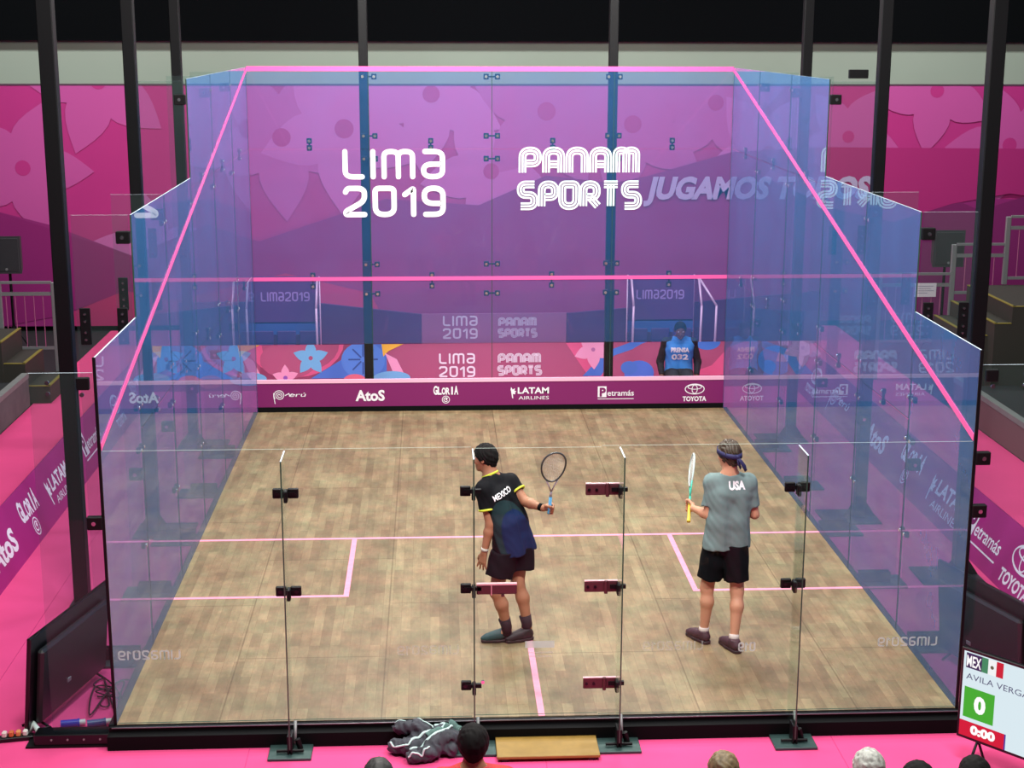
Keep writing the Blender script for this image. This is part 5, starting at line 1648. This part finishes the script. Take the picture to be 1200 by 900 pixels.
# ---- player in the grey shirt
def player_grey():
    J = dict(lat=tuple(N_((1, .06, 0))), pelvis=(1.655, 1.42, .93), waist=(1.66, 1.43, 1.07), chest=(1.675, 1.46, 1.30), neck=(1.675, 1.47, 1.475),
             shL=(1.525, 1.47, 1.395), elL=(1.50, 1.44, 1.12), wrL=(1.405, 1.655, 1.115),
             shR=(1.835, 1.47, 1.39), elR=(1.895, 1.46, 1.115), wrR=(1.83, 1.68, 1.10),
             hipL=(1.575, 1.43, .90), knL=(1.505, 1.43, .48), anL=(1.485, 1.40, .11),
             hipR=(1.735, 1.41, .90), knR=(1.745, 1.34, .48), anR=(1.71, 1.22, .11), fwd=(0, 1, 0), fwdL=tuple(N_((-.35, .9, 0))), fwdR=tuple(N_((-.2, 1, 0))))
    vol = body_vol(J)
    c = V((1.665, 1.495, 1.625)); f = N_((-.42, .9, -.12)); up = N_((0, .05, 1))
    P, M, rr = head_vol(vol, c, f, up, J['neck'], 1.02)
    G = V((1.385, 1.715, 1.115)); ax = N_((.15, .72, .62))
    grip_hand(vol, J['wrL'], G, ax, (-.25, .2, 0), thumb_up=1)
    open_hand(vol, J['wrR'], (-.75, .5, .12), (-.3, -.6, -.2), (0, .2, 1), curl=.9)
    vol.cone(J['anL'], (1.435, 1.49, .045), .034, .024, .02); vol.cone(J['anR'], (1.685, 1.31, .045), .034, .024, .02)
    o, vs, fs = smooth_obj('person', vol, [SK2], None, (1.6, 1.35, 0), it=2, label='player in grey-green shirt and black shorts with his back turned, racket upright', cat='person')
    eyes(o, P, rr, f, up)
    smooth_obj('hair', hair_vol(c, f, up, thick=.016, cutn=(0, .8, -.62), cutp=(0, .055, .035), low=-.075, amp=.007, s=1.02), [HBR], o)
    # headband with knot tails
    HBD = mat('headband_navy', (38, 36, 84), .7); r_ = f.cross(up).normalized(); u2 = r_.cross(f)
    mb = MB(); pts = []
    for i in range(30):
        t = 2 * PI * i / 30
        pts.append(c + r_ * (.092 * math.cos(t)) + f * (.112 * math.sin(t) - .012) + u2 * (.028 + .028 * math.sin(t)))
    n0 = len(pts)
    vs_ = []
    for p in pts:
        d = (p - c - u2 * (p - c).dot(u2)).normalized()
        vs_ += [p - u2 * .021 + d * .003, p - u2 * .021 + d * .008, p + u2 * .021 + d * .006, p + u2 * .021 + d * .001]
    mb.add(vs_, [(4 * i + a, 4 * ((i + 1) % n0) + a, 4 * ((i + 1) % n0) + (a + 1) % 4, 4 * i + (a + 1) % 4) for i in range(n0) for a in range(4)], HBD, True)
    mb.build('headband', o)
    k0 = c - f * .125 + u2 * .0
    mb = MB(); mb.sphere(k0, .018, HBD, 10, 8)
    mb.tube([k0, k0 + V((.03, -.012, -.04)), k0 + V((.06, -.0, -.085)), k0 + V((.075, .0, -.12))], .016, HBD, 8, rs=[.012, .02, .024, .018], flat=.35)
    mb.tube([k0, k0 + V((.008, -.012, -.05)), k0 + V((.03, -.004, -.10))], .016, HBD, 8, rs=[.012, .018, .014], flat=.35); mb.build('headband_knot', o)
    # shirt
    vol = Vol(V((1.30, 1.18, .76)), V((2.06, 1.78, 1.62)), .007)
    la = N_(J['lat']); pel, wai, che, nk = V(J['pelvis']), V(J['waist']), V(J['chest']), V(J['neck'])
    for s in (-1, 1):
        vol.cone(pel + la * .082 * s + V((0, 0, -.12)), wai + la * .068 * s, .128, .112, .04)
        vol.cone(wai + la * .066 * s, che + la * .080 * s, .108, .114, .04)
    vol.cone(che, nk - V((0, 0, .02)), .105, .068, .05)
    for sd in ('L', 'R'):
        sh = V(J['sh' + sd]); vol.cone(che, sh, .090, .062, .04); vol.cone(nk - (nk - che) * .22, sh, .068, .068, .04)
    vol.cut((0, 0, .845), (0, 0, -1))
    for sd in ('L', 'R'):
        sh, el = V(J['sh' + sd]), V(J['el' + sd]); vol.cone(lerp(sh, el, -.05), lerp(sh, el, .74), .061, .066, .025, flat=True)
    vol.cut(nk + V((0, 0, .010)), (0, -.12, 1))
    vol.ripple(.0055, 30, 2.7); vol.ripple(.0025, 75, .9)
    s, sv, sf = smooth_obj('shirt', vol, [mat('shirt_grey', (112, 132, 132), .85, noise=.10, nscale=5)], o, it=2)
    drape_text('back_print', s, sv, sf, 'USA', (1.725, 1.3, 1.365), (1, .06, 0), (0, .0, 1), .064, INKW, width=.14, bold=.05)
    # waistband drawn shorts
    vol = Vol(V((1.40, 1.15, .38)), V((1.96, 1.72, 1.06)), .007)
    for sd in ('L', 'R'):
        hp, kn = V(J['hip' + sd]), V(J['kn' + sd]); e = lerp(hp, kn, .80)
        vol.cone(hp + V((0, 0, .02)), e, .108, .104, .03, flat=True)
    vol.cone(V(J['hipL']) + V((0, 0, .03)), V(J['hipR']) + V((0, 0, .03)), .108, .108, .04)
    vol.cut((0, 0, .88), (0, 0, 1)); vol.ripple(.005, 36, 1.1)
    smooth_obj('shorts', vol, [SHN], o)
    for sd, hl, to in (('L', (1.515, 1.335, 0), (1.365, 1.575, 0)), ('R', (1.735, 1.12, 0), (1.62, 1.385, 0))):
        an = V(J['an' + sd]); mb = MB(); kd = (V(J['kn' + sd]) - an).normalized(); mb.tube([an + kd * .025, an, an - V((0, 0, .04))], .04, mat('sock_white', (206, 190, 184), .8), 14, rs=[.042, .043, .046]); mb.build('sock', o)
        shoe(o, hl, to, mat('shoe_maroon', (66, 40, 48), .6), SOLE, mat('lace_w', (170, 160, 160), .6))
    racket('squash_racket', G, ax, (1, .0, -.1), mat('rk_white', (206, 226, 222), .35), mat('rk_yellow', (222, 190, 60), .6), mat('rk_teal', (60, 186, 160), .35),
           'white and teal squash racket with yellow grip in the hand of the player in grey', handoff=.16, grip=.20)
player_grey()

# ---- seated figures
def seated(base, facing, sk, hair, shirt, label, head_tilt=(0, 0, 0), h=.012, extra=None, zseat=.30, hairkw={}, trousers=(30, 32, 40), scale=1.0, arms='lap', headoff=(0, 0, 0)):
    f = N_((facing[0], facing[1], 0)); r_ = f.cross(V((0, 0, 1))); b = V((base[0], base[1], zseat)); up = V((0, 0, 1))
    A = lambda x, y, z: tuple(b + r_ * x * scale + f * y * scale + up * z * scale)
    zf = (ZG - zseat) / scale
    if arms == 'lap': el, wr = (.24, .06, .30), (.12, .30, .17)
    else: el, wr = (.27, -.03, .27), (.25, .10, .08)
    J = dict(lat=tuple(r_), pelvis=A(0, 0, .10), waist=A(0, -.02, .26), chest=A(0, .0, .46), neck=A(0, .02, .64),
             shR=A(.19, 0, .56), elR=A(*el), wrR=A(*wr), shL=A(-.19, 0, .56), elL=A(-el[0], el[1], el[2]), wrL=A(-wr[0], wr[1], wr[2]),
             hipR=A(.09, .03, .09), knR=A(.12, .44, .10), anR=A(.12, .42, zf + .10), hipL=A(-.09, .03, .09), knL=A(-.12, .44, .10), anL=A(-.12, .42, zf + .10), fwd=tuple(f))
    vol = body_vol(J, h)
    hf = N_(f + r_ * head_tilt[0] + up * head_tilt[1]); hu = N_(up - f * head_tilt[1] + r_ * head_tilt[2])
    c = V(A(0 + headoff[0], .055 + headoff[1], .765 + headoff[2]))
    P, M, rr = head_vol(vol, c, hf, hu, J['neck'], 1.0)
    for s, wrn in ((1, 'wrR'), (-1, 'wrL')):
        w = V(J[wrn]); d = (f * .7 - r_ * s * .6 - up * .3) if arms == 'lap' else (f * .8 - up * .3)
        open_hand(vol, w, d, -up, -r_ * s, curl=.6)
    for s in ('R', 'L'): vol.cone(J['an' + s], V(J['an' + s]) + f * .1 - up * .04, .036, .03, .02)
    o, vs, fs = smooth_obj('person', vol, [sk], None, (base[0], base[1], ZG), it=1, label=label, cat='person')
    eyes(o, P, rr, hf, hu)
    if hair is not None: smooth_obj('hair', hair_vol(c, hf, hu, h=.007, **hairkw), [hair], o)
    # shirt
    pts = [V(A(x, y, z)) for x in (-.42, .42) for y in (-.3, .5) for z in (-.05, .8)]
    lo = [min(p[i] for p in pts) for i in range(3)]; hi = [max(p[i] for p in pts) for i in range(3)]
    hh = max(h * .8, .007); vol = Vol(lo, hi, hh)
    pel, wai, che, nk = V(J['pelvis']), V(J['waist']), V(J['chest']), V(J['neck'])
    for s in (-1, 1):
        vol.cone(pel + r_ * .085 * s, wai + r_ * .075 * s, .125, .115, .04); vol.cone(wai + r_ * .075 * s, che + r_ * .09 * s, .115, .125, .04)
    vol.cone(che, nk - up * .02, .11, .07, .05)
    for sd in ('L', 'R'):
        sh, e_ = V(J['sh' + sd]), V(J['el' + sd]); q_ = .067 if shirt.get('bib') else .072; s2 = lerp(sh, che, .12) if shirt.get('bib') else sh; vol.cone(che, s2, .10, q_, .04); vol.cone(nk - (nk - che) * .2, s2, .07, q_, .04)
    bib = None
    if shirt.get('bib'): pass
    else:
        for sd in ('L', 'R'):
            sh, e_ = V(J['sh' + sd]), V(J['el' + sd]); vol.cone(sh, lerp(sh, e_, .75), .07, .07, .025, flat=True)
    vol.cut(nk + up * .01, up); vol.cut(V(A(0, 0, .05)), -up)
    vol.ripple(.005, 32, 1.0)
    so, sv, sf = smooth_obj(shirt.get('name', 'shirt'), vol, [shirt['mat']], o, it=1)
    if shirt.get('bib'):
        vol = Vol(lo, hi, hh)
        for sd in ('L', 'R'):
            sh, e_, w = V(J['sh' + sd]), V(J['el' + sd]), V(J['wr' + sd]); vol.cone(nk - (nk - che) * .22, sh, .060, .064, .02); vol.cone(che, sh, .082, .064, .02); vol.cone(sh, e_, .066, .055, .02); vol.cone(e_, lerp(e_, w, .9), .055, .042, .02, flat=True)
        vol.ripple(.004, 40, .3)
        smooth_obj('sleeves', vol, [mat('sleeve_dark', (26, 24, 34), .8)], o)
    # trousers
    pts = [V(A(x, y, z)) for x in (-.3, .3) for y in (-.25, .62) for z in (zf, .3)]
    lo = [min(p[i] for p in pts) for i in range(3)]; hi = [max(p[i] for p in pts) for i in range(3)]
    vol = Vol(lo, hi, max(h, .009))
    for s in ('L', 'R'):
        vol.cone(J['hip' + s], J['kn' + s], .105, .078, .03); vol.cone(J['kn' + s], J['an' + s], .078, .06, .03, flat=True)
    vol.cone(J['hipL'], J['hipR'], .12, .12, .04)
    smooth_obj('trousers', vol, [mat('trouser_%d' % trousers[0], trousers, .8)], o, it=1)
    for s in ('L', 'R'):
        an = V(J['an' + s]); heel = V((an.x, an.y, ZG)) - f * .06; shoe(o, heel, heel + f * .27, mat('shoe_plain', (44, 42, 46), .6), SOLE, h=.009)
    if extra: extra(o, c, hf, hu, sv, sf, A, f, r_)
    return o

def off_extra(o, c, hf, hu, sv, sf, A, f, r_):
    drape_text('bib_print', [x for x in o.children if x.name.startswith('bib')][0], sv, sf, 'PRENSA', A(0, .4, .44), -r_, (0, 0, 1), .062, INKW, width=.26, bold=.05, lift=.010)
    drape_text('bib_print', [x for x in o.children if x.name.startswith('bib')][0], sv, sf, '032', A(0, .4, .33), -r_, (0, 0, 1), .075, INKW, width=.24, bold=.04, lift=.010)
seated((2.735, 10.72), (-.06, -1), SK3, HB, dict(mat=mat('bib_blue', (62, 148, 226), .7), bib=True, name='bib'), 'seated official in a bright blue numbered bib behind the front glass', h=.009, zseat=.17, arms='down', extra=off_extra,
       head_tilt=(0, -.22, 0), headoff=(0, .02, -.02), hairkw=dict(thick=.012, amp=.002))
r = empty('stool', (2.735, 10.72, ZG), label='plain dark stool under the official in the blue bib', cat='stool')
mb = MB(); mb.box((2.735, 10.74, .165), (.4, .36, .03), BLK_M, bev=.01); mb.build('seat', r)
for dx in (-.16, .16):
    for dy in (-.14, .14): mb = MB(); mb.cyl((2.735 + dx, 10.74 + dy, ZG), (2.735 + dx, 10.74 + dy, .155), .014, BLK, n=8); mb.build('leg', r)

GRP = 'spectators along the bottom edge'
RED = mat('shirt_red', (206, 34, 34), .7, noise=.12, nscale=12)
def sp(x, y, z, hairm, shirtc, label, sk=SK1, **kw):
    # z = seat height so that the crown reaches the height seen
    r = empty('stool', (x, y, ZG), label='plain dark stool under the ' + label.split(',')[0].replace(' of whom only greying brown hair shows', ' with greying brown hair').replace(' and red shirt beside the wooden step', ' and red shirt').replace('whose dark crown shows', 'seen'), cat='stool'); zt = z - .035
    mb = MB(); mb.box((x, y + .02, zt - .015), (.36, .34, .03), BLK_M, bev=.01); mb.build('seat', r)
    for dx in (-.15, .15):
        for dy in (-.12, .14): mb = MB(); mb.cyl((x + dx, y + dy, ZG), (x + dx, y + dy, zt - .02), .014, BLK, n=8); mb.build('leg', r)
    o = seated((x, y), (0.0, 1), sk, hairm, dict(mat=mat('sp_%d_%d' % (shirtc[0], shirtc[1]), shirtc, .75)) if not isinstance(shirtc, bpy.types.Material) else dict(mat=shirtc), label, zseat=z, h=.012, **kw)
    return o
sp(-.585, -2.45, .185, HB, RED, 'spectator with short black hair and red shirt beside the wooden step', sk=SK1, hairkw=dict(thick=.018, low=-.085, amp=.004))
HBRG = mat('hair_greybrown', (120, 102, 72), .6, noise=.4, nscale=40); HWH = mat('hair_white', (176, 178, 170), .6, noise=.35, nscale=45)
sp(.83, -2.9, .20, HBRG, (70, 72, 80), 'spectator of whom only greying brown hair shows, right of the wooden step', sk=SK2, hairkw=dict(thick=.014, amp=.006))
sp(1.67, -2.9, .195, HWH, (60, 64, 74), 'white-haired spectator near the scoreboard', sk=SK2, hairkw=dict(thick=.016, amp=.006))
sp(1.70, -3.66, .50, HB, (40, 42, 50), 'dark-haired spectator immediately right of the white-haired one', sk=SK1, hairkw=dict(thick=.014))
sp(2.29, -2.9, .135, HB, (48, 40, 44), 'dark-haired spectator below the scoreboard screen', sk=SK1, hairkw=dict(thick=.016))
sp(-1.13, -2.9, .205, mat('hair_dark2', (44, 42, 42), .6), (52, 54, 60), 'spectator whose dark crown shows below the crumpled jacket', sk=SK1, hairkw=dict(thick=.014))

# ------------------------------------------------------------------ light
def area(name, loc, rot, sx, sy, power, color=(1, 1, 1), spread=PI):
    l = bpy.data.lights.new(name, 'AREA'); l.shape = 'RECTANGLE'; l.size = sx; l.size_y = sy; l.energy = power; l.color = color; l.spread = spread
    o = bpy.data.objects.new(name, l); o.location = loc; o.rotation_euler = rot; COL.objects.link(o); return o
WARM = (1.0, .955, .90)
for (x, y, p) in ((-1.3, 1.8, 160), (1.3, 1.8, 160), (-1.5, 5.0, 190), (1.5, 5.0, 190), (-1.6, 8.3, 270), (1.6, 8.3, 270)):
    area('court_lamp', (x, y, 7.0), (0, 0, 0), 1.4, .5, p, WARM)
area('rear_lamp', (-2.2, -2.6, 7.6), (math.radians(28), 0, 0), 1.8, .6, 440, (1, .97, .95))
area('rear_lamp', (2.4, -2.6, 7.6), (math.radians(28), 0, 0), 1.8, .6, 440, (1, .97, .95))
for x in (-8, 0, 8):
    area('hall_lamp', (x, 12.6, 8.8), (math.radians(30), 0, 0), 3.0, .8, 330, (.97, .99, 1))
for s in (-1, 1):
    area('side_lamp', (s * 5.6, 4.0, 8.4), (0, 0, 0), .8, 3.0, 160, (1, .97, .97))

w = bpy.data.worlds.new('hall_air'); w.use_nodes = True
w.node_tree.nodes['Background'].inputs[0].default_value = srgb(120, 125, 135); w.node_tree.nodes['Background'].inputs[1].default_value = .10
SC.world = w

# ------------------------------------------------------------------ camera
cam = bpy.data.cameras.new('camera'); co = bpy.data.objects.new('camera', cam); COL.objects.link(co)
co.location = (-.7975, -10.8386, 5.0891); co.rotation_mode = 'XYZ'; co.rotation_euler = (1.3452, -.0022, -.0515)
cam.sensor_width = 36.0; cam.sensor_fit = 'HORIZONTAL'; cam.lens = 1803.96 / 1200 * 36.0
cam.clip_end = 200
SC.camera = co
SC.view_settings.view_transform = 'Standard'; SC.view_settings.look = 'None'; SC.view_settings.exposure = 0.0; SC.view_settings.gamma = 1.0
SC.view_settings.use_curve_mapping = False
cy = SC.cycles
cy.max_bounces = 8; cy.transparent_max_bounces = 40; cy.diffuse_bounces = 3; cy.glossy_bounces = 4; cy.transmission_bounces = 4
cy.use_denoising = True; cy.caustics_reflective = False; cy.caustics_refractive = False; cy.sample_clamp_indirect = 6.0
